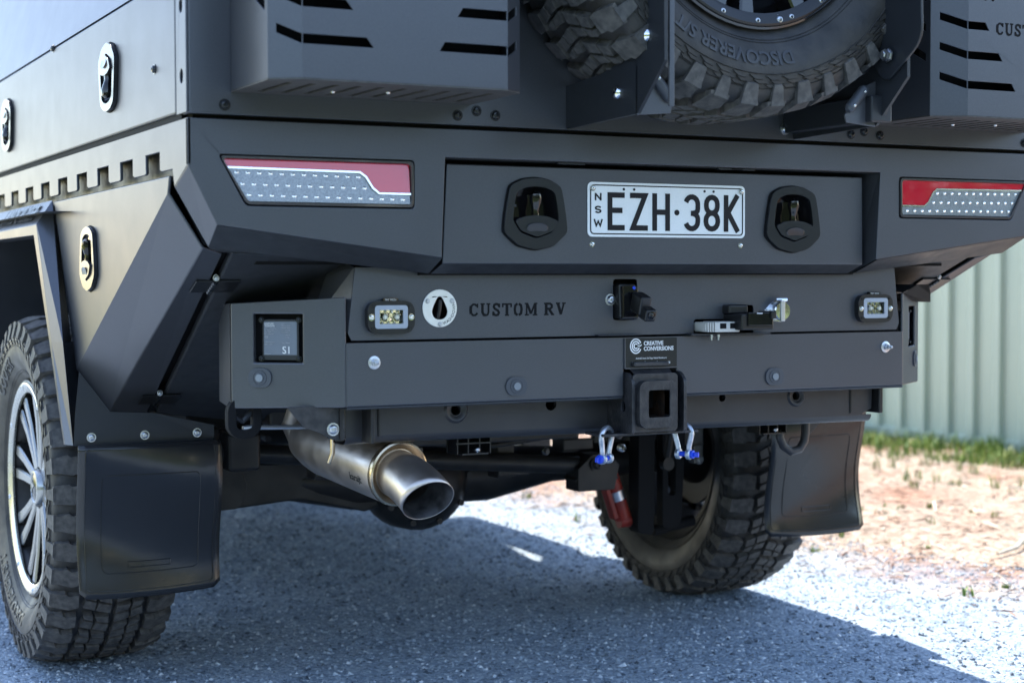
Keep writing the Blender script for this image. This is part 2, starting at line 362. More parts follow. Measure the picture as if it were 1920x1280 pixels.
# one pale curled bark strip lying on the verge
mb = MB(); mb.tube([(2.02, 1.22, .03), (2.14, 1.26, .035), (2.26, 1.34, .05), (2.34, 1.46, .035)], [.005, .008, .007, .003], 8)
tag(mb.build('fallen_twig', mat('dry_twig', (.42, .36, .27), .8, noise=(40, .2, (.55, .49, .38)))), 'pale dry curved twig lying on the reddish litter right of the truck', 'twig')
mb = MB(); mb.tube([(2.5, 2.05, .03), (2.62, 2.2, .04), (2.75, 2.3, .03)], [.004, .006, .003], 8); mb.tube([(2.6, 2.18, .04), (2.6, 2.33, .05)], [.004, .002], 6)
tag(mb.build('fallen_twig', bpy.data.materials['dry_twig']), 'short forked brown twig lying on straw nearer the green fence', 'twig')

# ---------------------------------------------------------------- green steel fence
FEN = mat('pale_green_steel', (.37, .43, .33), .45, .05, .5, noise=(1.1, .25, (.41, .46, .365)), rvar=(5, .06))
fence = tag(empty('metal_fence', (4.42, 4.0, 0)), 'pale green ribbed sheet metal fence standing beyond the dry verge', 'fence')
ribs = 4; pitch = .193; ME_s = None
def sheet_profile():
    P = []
    for i in range(ribs):
        u = i*pitch
        P += [(u, 0), (u+.005, .028), (u+.045, .028), (u+.085, 0)]
    P.append((ribs*pitch+.004, 0)); return P
prof = sheet_profile(); V, F = [], []
for z in (.05, .6, 1.2, 1.80):
    V += [(-d, u, z) for u, d in prof]
n = len(prof)
for k in range(3): F += [(k*n+i, k*n+i+1, (k+1)*n+i+1, (k+1)*n+i) for i in range(n-1)]
mes = bpy.data.meshes.new('fence_sheet'); mes.from_pydata(V, [], F); mes.update()
y0 = 1.0-4.0
for i in range(14):
    if i == 0: o = finish(mes, FEN, 'fence_sheet', fence, smooth=False, solid=.0012, bevel=.004)
    else: o = bpy.data.objects['fence_sheet'].copy(); COL.objects.link(o); o.parent = fence
    o.location = (0.001*(i % 2), y0+i*ribs*pitch, 0)
for z, nm in ((.045, 'rail'), (1.805, 'rail')):
    MB().box((0, 2.2, z), (.05, 14*ribs*pitch+.1, .055)).build(nm, FEN, fence, bevel=.003)
for i in range(5): MB().box((.045, y0+i*2.7, .92), (.05, .05, 1.86)).build('post', FEN, fence, bevel=.003)
# ---------------------------------------------------------------- unseen trees added behind the camera and left, for dark green reflections
def leaf_mat(name, a, b_):
    return var_mat(name, [(0, a), (1, b_)], .5)
LEAF = leaf_mat('gum_leaf', (.035, .055, .018), (.09, .115, .045)); BARK = mat('bark', (.16, .13, .10), .85, noise=(14, .2, (.26, .22, .18)), bump=(30, .8, .02))
rt_ = random.Random(11); V, F = [], []
TL = [(-20+i*2.3+rt_.uniform(-.5, .5), -17+rt_.uniform(-1.5, 1.5), rt_.uniform(3.0, 5.0), rt_.uniform(1.5, 2.2)) for i in range(20)]
TL += [(-20+rt_.uniform(-1.2, 1.2), -15+i*2.1+rt_.uniform(-.4, .4), rt_.uniform(3.4, 5.2), rt_.uniform(1.5, 2.1)) for i in range(8)]
for x, y, h, r in TL:
    for k in range(10):
        q = r*rt_.uniform(.45, .8); a = rt_.uniform(0, 6.28); c = Vector((x+math.cos(a)*r*.6, y+math.sin(a)*r*.6, .8+(h-1.2)*k/9))
        for _ in range(230):
            d = Vector((rt_.gauss(0, 1), rt_.gauss(0, 1), rt_.gauss(0, 1))).normalized()*q*rt_.random()**.35; p = c+d
            a_ = Vector((rt_.gauss(0, 1), rt_.gauss(0, 1), rt_.gauss(0, 1))).normalized()*.17; b_ = a_.cross(Vector((rt_.gauss(0, 1), rt_.gauss(0, 1), rt_.gauss(0, 1)))).normalized()*.08; k_ = len(V)
            V += [p-a_, p+b_, p+a_, p-b_]; F.append((k_, k_+1, k_+2, k_+3))
me = bpy.data.meshes.new('added_tree_line'); me.from_pydata(V, [], F); me.update()
tag(finish(me, LEAF, 'added_tree_line', None, smooth=False), 'dense belt of green trees closing the yard behind the camera', 'added tree belt', kind='stuff')
HL = [(-.0505, -.0125), (-.0465, .02), (-.0415, .0425), (-.022, .0505), (0, .0525), (.022, .0505), (.0415, .0425), (.0465, .02), (.0505, -.0125), (.034, -.0365), (0, -.048), (-.034, -.0365)]
# ================================================================ TRUCK
T = tag(empty('camper_truck', (0, 0, 0)), 'dark grey off-road camper truck with spare wheel and boxes on its rear', 'truck')
def quad(mb, *p): mb.add(p, [tuple(range(len(p)))]); return mb
# ---- canopy body
for s, nm in ((-1, 'left'), (1, 'right')):
    # 2D = (-y,z) for the left skin; mirrored for the right
    U = (0, -1, 0) if s < 0 else (0, 1, 0); f = (lambda y: -y) if s < 0 else (lambda y: y)
    O = (.99*s, 0, 0)
    P = [(f(.070), 1.211), (f(3.0), 1.211), (f(3.0), 1.455), (f(.070), 1.455)]
    MB().plate([P]+[[(f(y0_)+hx, 1.328-hz) for hx, hz in HL] for y0_ in (.548, 1.677, 2.75)], O, U, Z, .03).build('side_door_panel', PAINT, T, bevel=.004)
    mb = MB(); quad(mb, (.99*s, .07, 1.457), (.99*s, 3.0, 1.459), (.80*s, 3.0, 2.25), (.80*s, .07, 2.25)); quad(mb, (.98*s, .07, 1.45), (.98*s, 3.0, 1.45), (.78*s, 3.0, 2.25), (.78*s, .07, 2.25))
    mb.build('upper_side_panel', PAINT, T)
    P = [(f(.002), 1.209), (f(.064), 1.209), (f(.064), 1.60), (f(.002), 1.60)]
    MB().plate([P]+[circ(f(.031), z, .0105, 14, .0125) for z in (1.273, 1.394, 1.515)], O, U, Z, .004).build('corner_pillar', PAINT, T, bevel=.001)
    MB().box((.972*s, .033, 1.41), (.02, .058, .40)).build('pillar_backing', DARK, T)
    MB().box((.975*s, 1.5, 1.2055), (.02, 2.9, .012)).build('seam', DARK, T)
# roof, inner core and rear wall
mb = MB(); quad(mb, (-.80, .07, 2.25), (.80, .07, 2.25), (.80, 3.0, 2.25), (-.80, 3.0, 2.25)); mb.build('roof', PAINT, T)
MB().box((0, 3.0, 1.72), (1.6, .03, 1.05)).build('front_wall', PAINT, T)
MB().plate([[(-.986, 1.2075), (.986, 1.2075), (.986, 1.5), (.80, 2.25), (-.80, 2.25), (-.986, 1.5)]], (0, 0, 0), X, Z, .04).build('rear_panel', PAINT, T, bevel=.0025)
MB().box((0, .06, 1.204), (1.95, .08, .014)).build('seam', DARK, T)
# domed bolts on the rear wall
bm_ = MB().lathe([(0, .009), (.002, .009), (.005, .0075), (.0068, .004), (.007, 0.0001)], (0, 0, 0), (0, -1, 0), 12)
bolt_me = None
def bolt(loc, m, parent=T, s=1.0, rot=None, name='bolt', me_=[None, {}]):
    key = m.name
    if key not in me_[1]:
        mb = MB().lathe([(0, .0105), (.0012, .0105), (.0013, .008), (.004, .0075), (.0062, .0055), (.0066, .0035), (.0045, .003), (.0045, 0.0001)], (0, 0, 0), (0, -1, 0), 12)
        o = mb.build(name, m, parent); me_[1][key] = o.data
    else: o = bpy.data.objects.new(name, me_[1][key]); COL.objects.link(o); o.parent = parent
    o.location = loc; o.scale = (s, s, s)
    if rot: o.rotation_euler = rot
    return o
for x, z in ((-.923, 1.224), (-.479, 1.225), (-.440, 1.235), (-.401, 1.228), (.435, 1.225), (.47, 1.232), (.513, 1.225), (.923, 1.224)): bolt((x, 0, z), HANDLE)
bolt((.265, 0, 1.229), ZINC, s=1.2)
# ---- slotted side rails and sloping corner cheeks
for s in (-1, 1):
    U = (0, -1, 0) if s < 0 else (0, 1, 0); f = (lambda y: -y) if s < 0 else (lambda y: y); O = (.989*s, 0, 0)
    P = [(f(0), 1.1995), (f(0), 1.12)]
    P += [(f(.086), 1.086), (f(.098), 1.117)]
    y = .183
    while y < 2.9:
        P += [(f(y-.012), 1.117), (f(y), 1.121), (f(y), 1.153), (f(y+.100), 1.153), (f(y+.098), 1.119), (f(y+.110), 1.117)] if True else []
        y += .1975
    P += [(f(3.0), 1.117), (f(3.0), 1.1995)]
    MB().plate([P], O, U, Z, .006).build('slotted_rail', PAINT, T, bevel=.0012, seg=1)
    MB().box((.955*s, 1.55, 1.15), (.02, 2.95, .10)).build('rail_backing', PAINT_D, T)
    mb = MB(); a = [(.989*s, 0, 1.12), (.938*s, 0, 1.017), (.932*s, .075, .979), (.9895*s, .086, 1.086)]
    b = [(p[0]-.012*s, p[1]+.004, p[2]+.006) for p in a]
    mb.add(a+b, [(0, 1, 2, 3), (4, 7, 6, 5), (0, 4, 5, 1), (1, 5, 6, 2), (2, 6, 7, 3), (3, 7, 4, 0)]); mb.build('corner_cheek', PAINT, T, bevel=.002)
# ---- rear surround
def TLshape(s, g=0):
    P = [(.9305+g, 1.1345+g), (.571-g, 1.1345+g), (.5715-g, 1.0555-g), (.8835+g*.6, 1.0555-g)]
    P = rpoly([(x*s, z) for x, z in P], .008, 3); return P
outl = [(-.989, 1.1995), (-.989, 1.12), (-.938, 1.017), (-.512, .962), (-.509, 1.147), (.512, 1.147), (.509, .962), (.938, 1.017), (.989, 1.12), (.989, 1.1995)]
outl[5] = (.515, 1.147); outl[4] = (-.504, 1.147)
outl[6] = (.505, .962)
MB().plate([outl, TLshape(-1, .005), TLshape(1, .005)], (0, 0, 0), X, Z, .010).build('rear_surround', PAINT, T, bevel=.003, seg=3)
for s in (-1, 1):
    mb = MB(); quad(mb, (.938*s, .001, 1.0165), (.510*s, .001, .9615), (.506*s, .075, .933), (.932*s, .075, .979)); quad(mb, (.938*s, .02, 1.03), (.510*s, .02, .975), (.506*s, .085, .945), (.932*s, .085, .99))
    mb.build('lower_bevel', PAINT_D, T, recalc=False)
    mb = MB(); xo = -.504 if s < 0 else .515; xi = -.509 if s < 0 else .506
    quad(mb, (xo, .002, 1.146), (xi, .002, .962), (.503*s, .08, .933), (.503*s, .08, 1.146)); mb.build('recess_side', PAINT, T, recalc=False)
mb = MB().box((0, .045, 1.149), (1.03, .07, .006)); mb.build('recess_top', PAINT_D, T)
for x in (-.23, .14, .17): MB().box((x, .018, 1.1445), (.06, .012, .004)).build('strip_light', HANDLE, T, bevel=.001)
# drop panel carrying the plate
MB().plate([[(-.497, .951), (.493, .951), (.491, 1.1375), (-.487, 1.1375)]]+[[(cx_+hx, cz_+hz) for hx, hz in HL] for cx_, cz_ in ((-.303, 1.047), (.305, 1.045))], (0, .030, 0), X, Z, .004).build('drop_panel', PAINT, T, bevel=.002)
mb = MB(); quad(mb, (-.497, .031, .9512), (.493, .031, .9512), (.488, .075, .9325), (-.501, .075, .9325)); mb.build('drop_panel_bevel', PAINT_D, T, recalc=False)
MB().box((0, .10, 1.05), (1.03, .02, .24)).build('recess_back', DARK, T)
# ---- tail lights
def tail_light(s):
    t = empty('tail_light', (.75*s, 0, 1.095), T); O = (-.75*s, 0, -1.095)
    def M_(o): o.location = O; return o
    M_(MB().plate([TLshape(s, .012), TLshape(s, .001)], (0, .006, 0), X, Z, .02).build('gasket_shade_ring', DARK, t))
    M_(MB().plate([TLshape(s, .0022), TLshape(s, -.0022)], (0, -.003, 0), X, Z, .014).build('rim', mat_clear_rim, t, bevel=.0015, seg=3))
    q = lambda P: [(x*s, z) for x, z in P]; KT = .11 if s < 0 else .03; VT = (0, KT, 1); oy = lambda e: (0, e+.002-KT*1.095, 0)
    red = q([(.9285, 1.1325), (.5745, 1.1325), (.5745, 1.079), (.636, 1.079), (.648, 1.088), (.660, 1.108), (.672, 1.1165), (.9195, 1.1185)])
    grey = q([(.9180, 1.1155), (.673, 1.1135), (.662, 1.106), (.650, 1.086), (.637, 1.0755), (.5745, 1.0755), (.5745, 1.0585), (.8835, 1.0585)])
    M_(MB().plate([red], oy(-.001), X, VT, .005).build('red_lens', REDL, t, bevel=.0012))
    M_(MB().plate([grey], oy(.0015), X, VT, .005).build('clear_lens', CLEARL, t, bevel=.0008))
    st = q([(.9185, 1.1170), (.6725, 1.1150), (.6610, 1.107), (.6485, 1.087), (.6365, 1.0775), (.5745, 1.0775)])
    M_(MB().ribbon(st, .0035, oy(-.0025), X, VT, .004).build('chrome_strip', CHROME, t))
    led = None
    rows = [(.902, .675, 1.1085, 12), (.892, .664, 1.0885, 12), (.881, .590, 1.0695, 15)]
    for a, b, z, n in rows:
        for i in range(n):
            x = (a+(b-a)*i/(n-1))*s; zz = z-.0025*i/(n-1)
            if led is None:
                led = MB().lathe([(0, .0042), (.0012, .0036), (.002, .002), (.0022, .0001)], (0, 0, 0), (0, -1, 0), 8).build('led', LEDM, t)
                o = led
            else: o = led.copy(); COL.objects.link(o)
            o.location = (x-.75*s, .0035+KT*(zz-1.095), zz-1.095); o.scale = (1.1, 1, .8)
mat_clear_rim = mat('lamp_rim_plastic', (.07, .065, .07), .12, .2, .5, coat=1)
tail_light(-1); tail_light(1)
# ---- compression latches
LHOLE = [(-.0505, -.0125), (-.0465, .02), (-.0415, .0425), (-.022, .0505), (0, .0525), (.022, .0505), (.0415, .0425), (.0465, .02), (.0505, -.0125), (.034, -.0365), (0, -.048), (-.034, -.0365)]
def latch(loc, rotz, flip, parent=T, wd=1.0, deep=.022):
    L_ = empty('latch', loc, parent); L_.rotation_euler = (0, 0, rotz)
    sg = -1 if flip else 1
    out = [(-.069, -.035), (-.066, -.005), (-.061, .025), (-.055, .053), (-.030, .065), (0, .069), (.030, .065), (.055, .053), (.061, .025), (.066, -.005), (.069, -.035), (.040, -.060), (0, -.069), (-.040, -.060)]
    inn = [(-.050, -.0125), (-.046, .02), (-.041, .042), (-.022, .050), (0, .052), (.022, .050), (.041, .042), (.046, .02), (.050, -.0125), (.034, -.036), (0, -.0475), (-.034, -.036)]
    out = out[::-1]; inn = inn[::-1]
    g = lambda P, k=1: [(x*k, z*sg*k) for x, z in (P if sg > 0 else P[::-1])]
    out = rpoly(g(out), .008, 2); inn = rpoly(g(inn), .006, 2)
    MB().plate([out, inn], (0, -.009, 0), X, Z, .009).build('bezel', HANDLE, L_, bevel=.0055, seg=3)
    MB().plate([[(x*1.035, z*1.035) for x, z in out]], (0, -.0012, 0), X, Z, .0012).build('gasket_shade_ring', DARK, L_) if deep < 0 else MB().plate([[(x*1.035, z*1.035) for x, z in out], inn], (0, -.0012, 0), X, Z, .0012).build('gasket_shade_ring', DARK, L_)  # dark ring behind the bezel paints its shadow outline
    # cup: dished
    mb = MB(); n = len(inn); k = .72
    V = [(x, -.003, z) for x, z in inn]+[(x*k, deep, z*k) for x, z in inn]+[(0, deep, 0)]
    mb.add(V, [(i, (i+1) % n, n+(i+1) % n, n+i) for i in range(n)]+[(n+i, n+(i+1) % n, 2*n) for i in range(n)])
    mb.build('cup', GLOSS, L_)
    # stalk of the handle
    mb = MB(); pr_ = [(.041, .006), (.037, .0115), (.026, .0125), (.014, .009), (.006, .007), (-.006, .0085), (-.014, .008)]
    mb.tube([(0, -.0055-.001*math.sin(i), z*sg) for i, (z, r) in enumerate(pr_)], [r for z, r in pr_], 12)
    mb.build('handle_stalk', GLOSS, L_)
    # paddle with thumb dimple
    pad = [(-.047, -.014), (-.026, -.0055), (0, -.0025), (.026, -.0055), (.047, -.014), (.034, -.033), (0, -.0445), (-.034, -.033)][::-1]
    MB().plate([rpoly(g(pad), .005, 2)], (0, -.013, 0), X, Z, .008).build('paddle', HANDLE, L_, bevel=.0035, seg=3)
    mb = MB().lathe([(-.0002, .0235), (.0003, .022), (.0001, .018), (-.0001, .008), (-.0001, .0001)], (0, 0, 0), (0, -1, 0), 24); mb.v = [(x, y*(1+.5*(z*sg > 0))-(z*sg)*.10, z*.46) for x, y, z in mb.v]; mb.build('thumb_dimple', HANDLE, L_).location = (0, -.0142, -.0275*sg)
    MB().lathe([(0, .0038), (.002, .003), (.0025, .0001)], (-.030*wd, deep-.001, .016*sg), (0, -1, 0), 8).build('rivet', HANDLE, L_)
    return L_
latch((-.303, .030, 1.047), 0, False); latch((.305, .030, 1.045), 0, False)
LY = R(-90)
for y in (.548, 1.677, 2.75): latch((-.990, y, 1.328), LY, True); latch((.990, y, 1.328), -LY, True)
bolt((-.990, .207, 1.305), HANDLE, rot=(0, 0, LY), s=.9); bolt((-.990, 1.101, 1.455), HANDLE, rot=(0, 0, LY), s=.9)
# ---- number plate
pl = empty('number_plate', (0, .028, 1.058), T)
MB().plate([rrect(-.186, -.0535, .186, .0535, .010)], (0, 0, 0), X, Z, .0018).build('plate_body', WHITE, pl, bevel=.0006)
MB().ribbon(rrect(-.1795, -.0475, .1795, .0475, .007), .0022, (0, -.0009, 0), X, Z, .0012, closed=True).build('plate_border', PBLACK, pl)
def glyph(ch, x0, w_, h, z0, wd, O=(0, -.0012, 0), t=.0015):
    mb = MB(); k = wd/2; a, b, c, d = x0+k, x0+w_-k, z0+k, z0+h-k; cx = (a+b)/2; mz = (c+d)/2
    rb = lambda P, cl=False: mb.ribbon(P, wd, O, X, Z, t, cl)
    l, r_, bt, tp = x0, x0+w_, z0, z0+h
    if ch == 'E': rb([(b+k, d), (a, d), (a, c), (b+k, c)]); rb([(a, mz+.002), (b, mz+.002)])
    elif ch == 'Z': rb([(l, d), (b-.001, d), (a+.001, c), (r_, c)])
    elif ch == 'H': rb([(a, bt), (a, tp)]); rb([(b, bt), (b, tp)]); rb([(a, mz), (b, mz)])
    elif ch == 'K': rb([(a, bt), (a, tp)]); rb([(a, mz-.006), (b, tp)]); rb([(a+.006, mz+.0), (b+.001, bt)])
    elif ch == 'N': rb([(a, bt), (a, tp)]); rb([(a, d), (b, c)]); rb([(b, bt), (b, tp)])
    elif ch == 'W': rb([(l+k*.6, tp), (x0+w_*.27, c), (cx, mz+h*.2), (x0+w_*.73, c), (r_-k*.6, tp)])
    elif ch == 'S': rb(arc(cx, mz+(d-mz)/2, (b-a)/2, (d-mz)/2, 20, 270, 8)+arc(cx, c+(mz-c)/2, (b-a)/2, (mz-c)/2, 90, -160, 8)[1:])
    elif ch == '3': rb(arc(cx, d-(b-a)/2, (b-a)/2, (b-a)/2, 165, 0, 8)+[(b, mz+.008)]+arc(cx+.003, mz+.007, (b-a)/2-.003, .008, 0, -90, 4)[1:]); rb([(cx-.002, mz-.001)]+arc(cx, mz-.012, (b-a)/2, .011, 80, 0, 4)+arc(cx, c+(b-a)/2, (b-a)/2, (b-a)/2, 0, -165, 8))
    elif ch == '8':
        for s1 in (0, 1):
            rr = (b-a)/2-(.001 if s1 else 0); lo, hi = (c, mz) if not s1 else (mz, d)
            rb(arc(cx, hi-rr, rr, rr, 0, 180, 8)+arc(cx, lo+rr, rr, rr, 180, 360, 8), True)
    elif ch == '.': mb.plate([circ(cx, mz, w_/2, 14)], O, X, Z, t)
    mb.build('letter', PBLACK, pl)
u = lambda px: (px-977.5)*.5767e-3
for ch, a, b in (('E', 733, 800), ('Z', 822, 893), ('H', 912, 983), ('3', 1040, 1108), ('8', 1124, 1192), ('K', 1209, 1276)): glyph(ch, u(a), u(b)-u(a), .0745, -.0405, .0105)
glyph('.', u(1002), u(1022)-u(1002), .012, -.0095, .01)
for ch, z in (('N', .0175), ('S', -.0075), ('W', -.0335)): glyph(ch, u(683) if ch != 'W' else u(679), .0145 if ch != 'W' else .0195, .0145, z, .0028)
for px in (797, 838, 1127, 1165): MB().plate([circ(u(px), .0405, .0026, 10)], (0, -.0012, 0), X, Z, .001).build('hole', PBLACK, pl)
for px in (674, 1282): bolt((u(px), -.0015, .0415), CHROME, pl, s=.55, name='screw')
for x in (-.175, .176): bolt((x, .030, .990), CHROME, s=.55)
# ---- sloping underbody and side toolboxes
pz = lambda y: .979-.454*(y-.1)
for s in (-1, 1):
    S = lambda x, y, z: (x*s, y, z)
    e = .0045
    mb = MB()
    A, B_, C_, D_ = S(.99, 1.117, 1.104), S(.99, .116, 1.107), S(.99, .128, 1.076), S(.99, .899, .724)
    E_, F_ = S(.934, .106, .978), S(.926, .867, .631)
    G_, H_ = S(.893, .122, .967), S(.838, .886, .6225)
    mb.add([A, B_, C_, D_], [(0, 1, 2, 3)]); mb.add([C_, E_, F_, D_], [(0, 1, 2, 3)]); mb.add([E_, G_, H_, F_], [(0, 1, 2, 3)])
    me_ = bpy.data.meshes.new('toolbox_door'); me_.from_pydata(mb.v, [], mb.f)
    b2 = bmesh.new(); b2.from_mesh(me_); bmesh.ops.remove_doubles(b2, verts=b2.verts, dist=1e-5)
    c0 = Vector((.80*s, .6, 1.05))
    for f_ in b2.faces:
        f_.normal_update()
        if (f_.calc_center_median()-c0).dot(f_.normal) < 0: f_.normal_flip()
    b2.to_mesh(me_); b2.free()
    finish(me_, PAINT, 'toolbox_door', T, bevel=.004, seg=3, solid=.006)
    mb = MB(); quad(mb, S(.99, .118, 1.1065), S(.99, 1.115, 1.1035), S(.80, 1.115, 1.1035), S(.80, .118, 1.1065)); quad(mb, S(.985, 1.113, 1.10), S(.985, .902, .730), S(.82, .902, .66), S(.80, 1.113, 1.10)); quad(mb, S(.984, .12, 1.10), S(.93, .112, .985), S(.89, .13, .972), S(.80, .13, 1.10)); quad(mb, S(.985, .902, .728), S(.92, .871, .636), S(.838, .886, .63), S(.82, .95, .8))
    mb.build('toolbox_shell', PAINT_D, T, recalc=False)
    # folded-in lip, dark gap and body panel
    G2, H2 = S(.880, .122, .969), S(.822, .888, .6215)
    mb = MB(); k = [S(.876, .120, .9695), S(.816, .888, .6215), S(.60, .96, .589), S(.46, .96, .589), S(.46, .13, .965), S(.60, .13, .965)]
    k2 = [(p[0], p[1]+.008, p[2]+.016) for p in k]; n = 6
    mb.add(k+k2, [tuple(range(n)), tuple(range(2*n-1, n-1, -1))]+[(i, i+n, (i+1) % n+n, (i+1) % n) for i in range(n)])
    mb.build('underbody_panel', PAINT_D, T, bevel=.004)
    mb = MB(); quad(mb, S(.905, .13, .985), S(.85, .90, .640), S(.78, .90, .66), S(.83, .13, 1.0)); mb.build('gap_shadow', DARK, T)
    mb = MB(); quad(mb, S(.932, .075, .979), S(.506, .075, .933), S(.46, .16, .955), S(.90, .13, .972)); mb.build('lip', PAINT_D, T, recalc=False)
    # hinges
    for (hx, hy, hz) in ((.875, .245, .914), (.838, .795, .664)):
        h = empty('hinge', S(hx, hy, hz), T); rot = Matrix.Rotation(math.atan2(-.454, 1), 3, 'X')
        MB().box((-.020*s*-1, 0, -.004), (.034, .050, .004), rot).build('hinge_leaf', PLASTIC, h, bevel=.001)
        MB().box((.026*s*-1, 0, -.004), (.044, .052, .004), rot).build('hinge_leaf', PLASTIC, h, bevel=.001)
        ax = rot @ Vector((0, 1, 0)); mb = MB()
        for q in range(5): mb.tube([ax*(-.024+q*.010), ax*(-.016+q*.010)], .0055, 8)
        o = mb.build('hinge_knuckle', HANDLE, h); o.location = (0, 0, -.006)
        o = bolt(tuple(-ax*.028), ZINC, h, s=.6, name='pin')
latch((-.990, .745, .967), LY, False, deep=-.0018); latch((.990, .745, .967), -LY, False, deep=-.0018)
# tray floor and dark structure above the chassis
MB().box((0, 1.6, 1.06), (1.64, 2.9, .22)).build('tray_floor', DARK, T)
MB().box((0, .19, 1.02), (1.2, .12, .16)).build('tray_rear_sill', DARK, T)
# ---- panel with recovery gear (between tray and bumper)
cam_cut = rrect(-.083, .8385, -.0262, .9215, .006)
def notch_outline():
    P = [(-.6575, .8215), (-.650, .8075), (.112, .8075), (.112, .835), (.116, .8375), (.196, .8375), (.196, .862), (.200, .866), (.258, .866), (.262, .862), (.262, .8075), (.650, .8075), (.6575, .8215), (.6425, .945), (-.6425, .945)]
    return P
panel = MB().plate([notch_outline(), cam_cut, circ(-.470, .8665, .024, 18, .024)], (0, .1045, 0), X, Z, .004).build('gear_panel', PAINT, T, bevel=.0015)
mb = MB(); quad(mb, (-.6435, .106, .945), (-.6575, .106, .823), (-.70, .20, .83), (-.665, .20, .93)); quad(mb, (-.6435, .106, .945), (-.665, .2, .93), (-.64, .2, .96)); mb.build('gear_panel_return', PAINT, T, recalc=False)
mb = MB(); quad(mb, (.6435, .106, .945), (.6575, .106, .823), (.66, .20, .83), (.645, .20, .93)); mb.build('gear_panel_return', PAINT, T, recalc=False)
MB().box((0, .155, .87), (1.27, .02, .17)).build('gear_panel_back', DARK, T)
# near-black solid letters, painted shade of cut-out lettering: CUSTOM RV (stencilled serif capitals)
def serif(word, x0, z0, h, gw, O, U, V, t, sp=.18):
    """returns list of MB letter solids"""
    out = []; x = x0
    for ch in word:
        if ch == ' ': x += h*.45; continue
        mb = MB(); W_ = h*gw.get(ch, .8); st = h*.23; th = h*.11
        rb = lambda P, wd: mb.ribbon([(x+p[0]*W_, z0+p[1]*h) for p in P], wd, O, U, V, t)
        if ch == 'C': rb([(.80, .80), (.62, .93), (.42, .93), (.24, .80)], th*1.4); rb([(.20, .82), (.15, .5), (.20, .18)], st); rb([(.24, .20), (.42, .07), (.66, .07), (.88, .25)], th*1.4); rb([(.88, .98), (.88, .66)], th)
        elif ch == 'U': rb([(.2, .96), (.2, .3), (.32, .1), (.5, .06)], st*.9); rb([(.5, .05), (.72, .1), (.82, .3), (.82, .96)], th*1.3); rb([(0, .96), (.42, .96)], th); rb([(.62, .96), (1, .96)], th)
        elif ch == 'S': rb([(.85, .72), (.75, .9), (.5, .95), (.25, .88), (.18, .72), (.3, .58), (.7, .42), (.82, .26), (.72, .1), (.48, .05), (.22, .1), (.12, .3)], th*1.7); rb([(.88, .98), (.88, .66)], th); rb([(.1, .36), (.1, .02)], th)
        elif ch == 'T': rb([(.5, .98), (.5, .02)], st); rb([(0, .93), (1, .93)], th*1.2); rb([(.04, .98), (.04, .68)], th); rb([(.96, .98), (.96, .68)], th); rb([(.28, .05), (.72, .05)], th)
        elif ch == 'O': rb([(.42, .96), (.2, .82), (.13, .5), (.2, .18), (.42, .04)], st*.85); rb([(.58, .96), (.8, .82), (.87, .5), (.8, .18), (.58, .04)], st*.85)
        elif ch == 'M': rb([(.15, .98), (.15, .02)], th*1.1); rb([(.18, .97), (.5, .15)], st*.85); rb([(.5, .15), (.82, .97)], th*1.2); rb([(.85, .98), (.85, .02)], st*.9); rb([(0, .05), (.32, .05)], th); rb([(.66, .05), (1, .05)], th); rb([(0, .96), (.25, .96)], th); rb([(.8, .96), (1, .96)], th)
        elif ch == 'R': rb([(.22, .98), (.22, .02)], st); rb([(.2, .94), (.6, .93), (.78, .82), (.78, .64), (.6, .52), (.3, .52)], th*1.6); rb([(.5, .5), (.85, .05)], st*.9); rb([(0, .05), (.44, .05)], th); rb([(0, .95), (.3, .95)], th); rb([(.78, .05), (1, .05)], th)
        elif ch == 'V': rb([(.2, .96), (.52, .06)], st); rb([(.52, .06), (.82, .96)], th*1.3); rb([(0, .96), (.42, .96)], th); rb([(.64, .96), (1, .96)], th)
        out.append(mb); x += W_+h*sp
    return out
GW = dict(C=.82, U=.86, S=.72, T=.82, O=.84, M=1.12, R=.92, V=.9)
for mb in serif('CUSTOM RV', -.4065, .8505, .0245, GW, (0, .1038, 0), X, Z, .006): mb.build('shade_letter', DARK, T)
# wash-down plate
wd_ = empty('wash_down_plate', (-.470, .1045, .8665), T)
hole = [(-.017*1, -.006), (-.014, -.016), (-.006, -.0215), (.006, -.0215), (.014, -.016), (.017, -.006), (.013, .006), (.006, .019), (.003, .0225), (-.003, .0225), (-.006, .019), (-.013, .006)]
MB().plate([circ(0, 0, .0362, 36), rpoly(hole, .004, 2)], (0, -.003, 0), X, Z, .003).build('ring', mat('brushed_alloy', (.85, .85, .86), .32, .65, .5, noise=(50, .3, (.74, .74, .74))), wd_, bevel=.0008)
for x, z in ((-.026, .014), (.0255, .014), (0, -.0305)): bolt((x, -.003, z), SILV, wd_, s=.5, name='screw')
MB().tube([(-.001, .006, -.02), (.002, .004, 0), (.004, .004, .016)], .0045, 8).build('hose_fitting', PLASTIC, wd_)
def round_text(c):
    a = R(-28)+c.x/.0305; r = .0300-c.y
    return Vector((r*math.cos(a), -.0033-c.z*.3, r*math.sin(a)))
txt('WASHDOWN', .0085, (0, 0, 0), X, Z, PRINTB, 'lettering', wd_, fn=round_text)
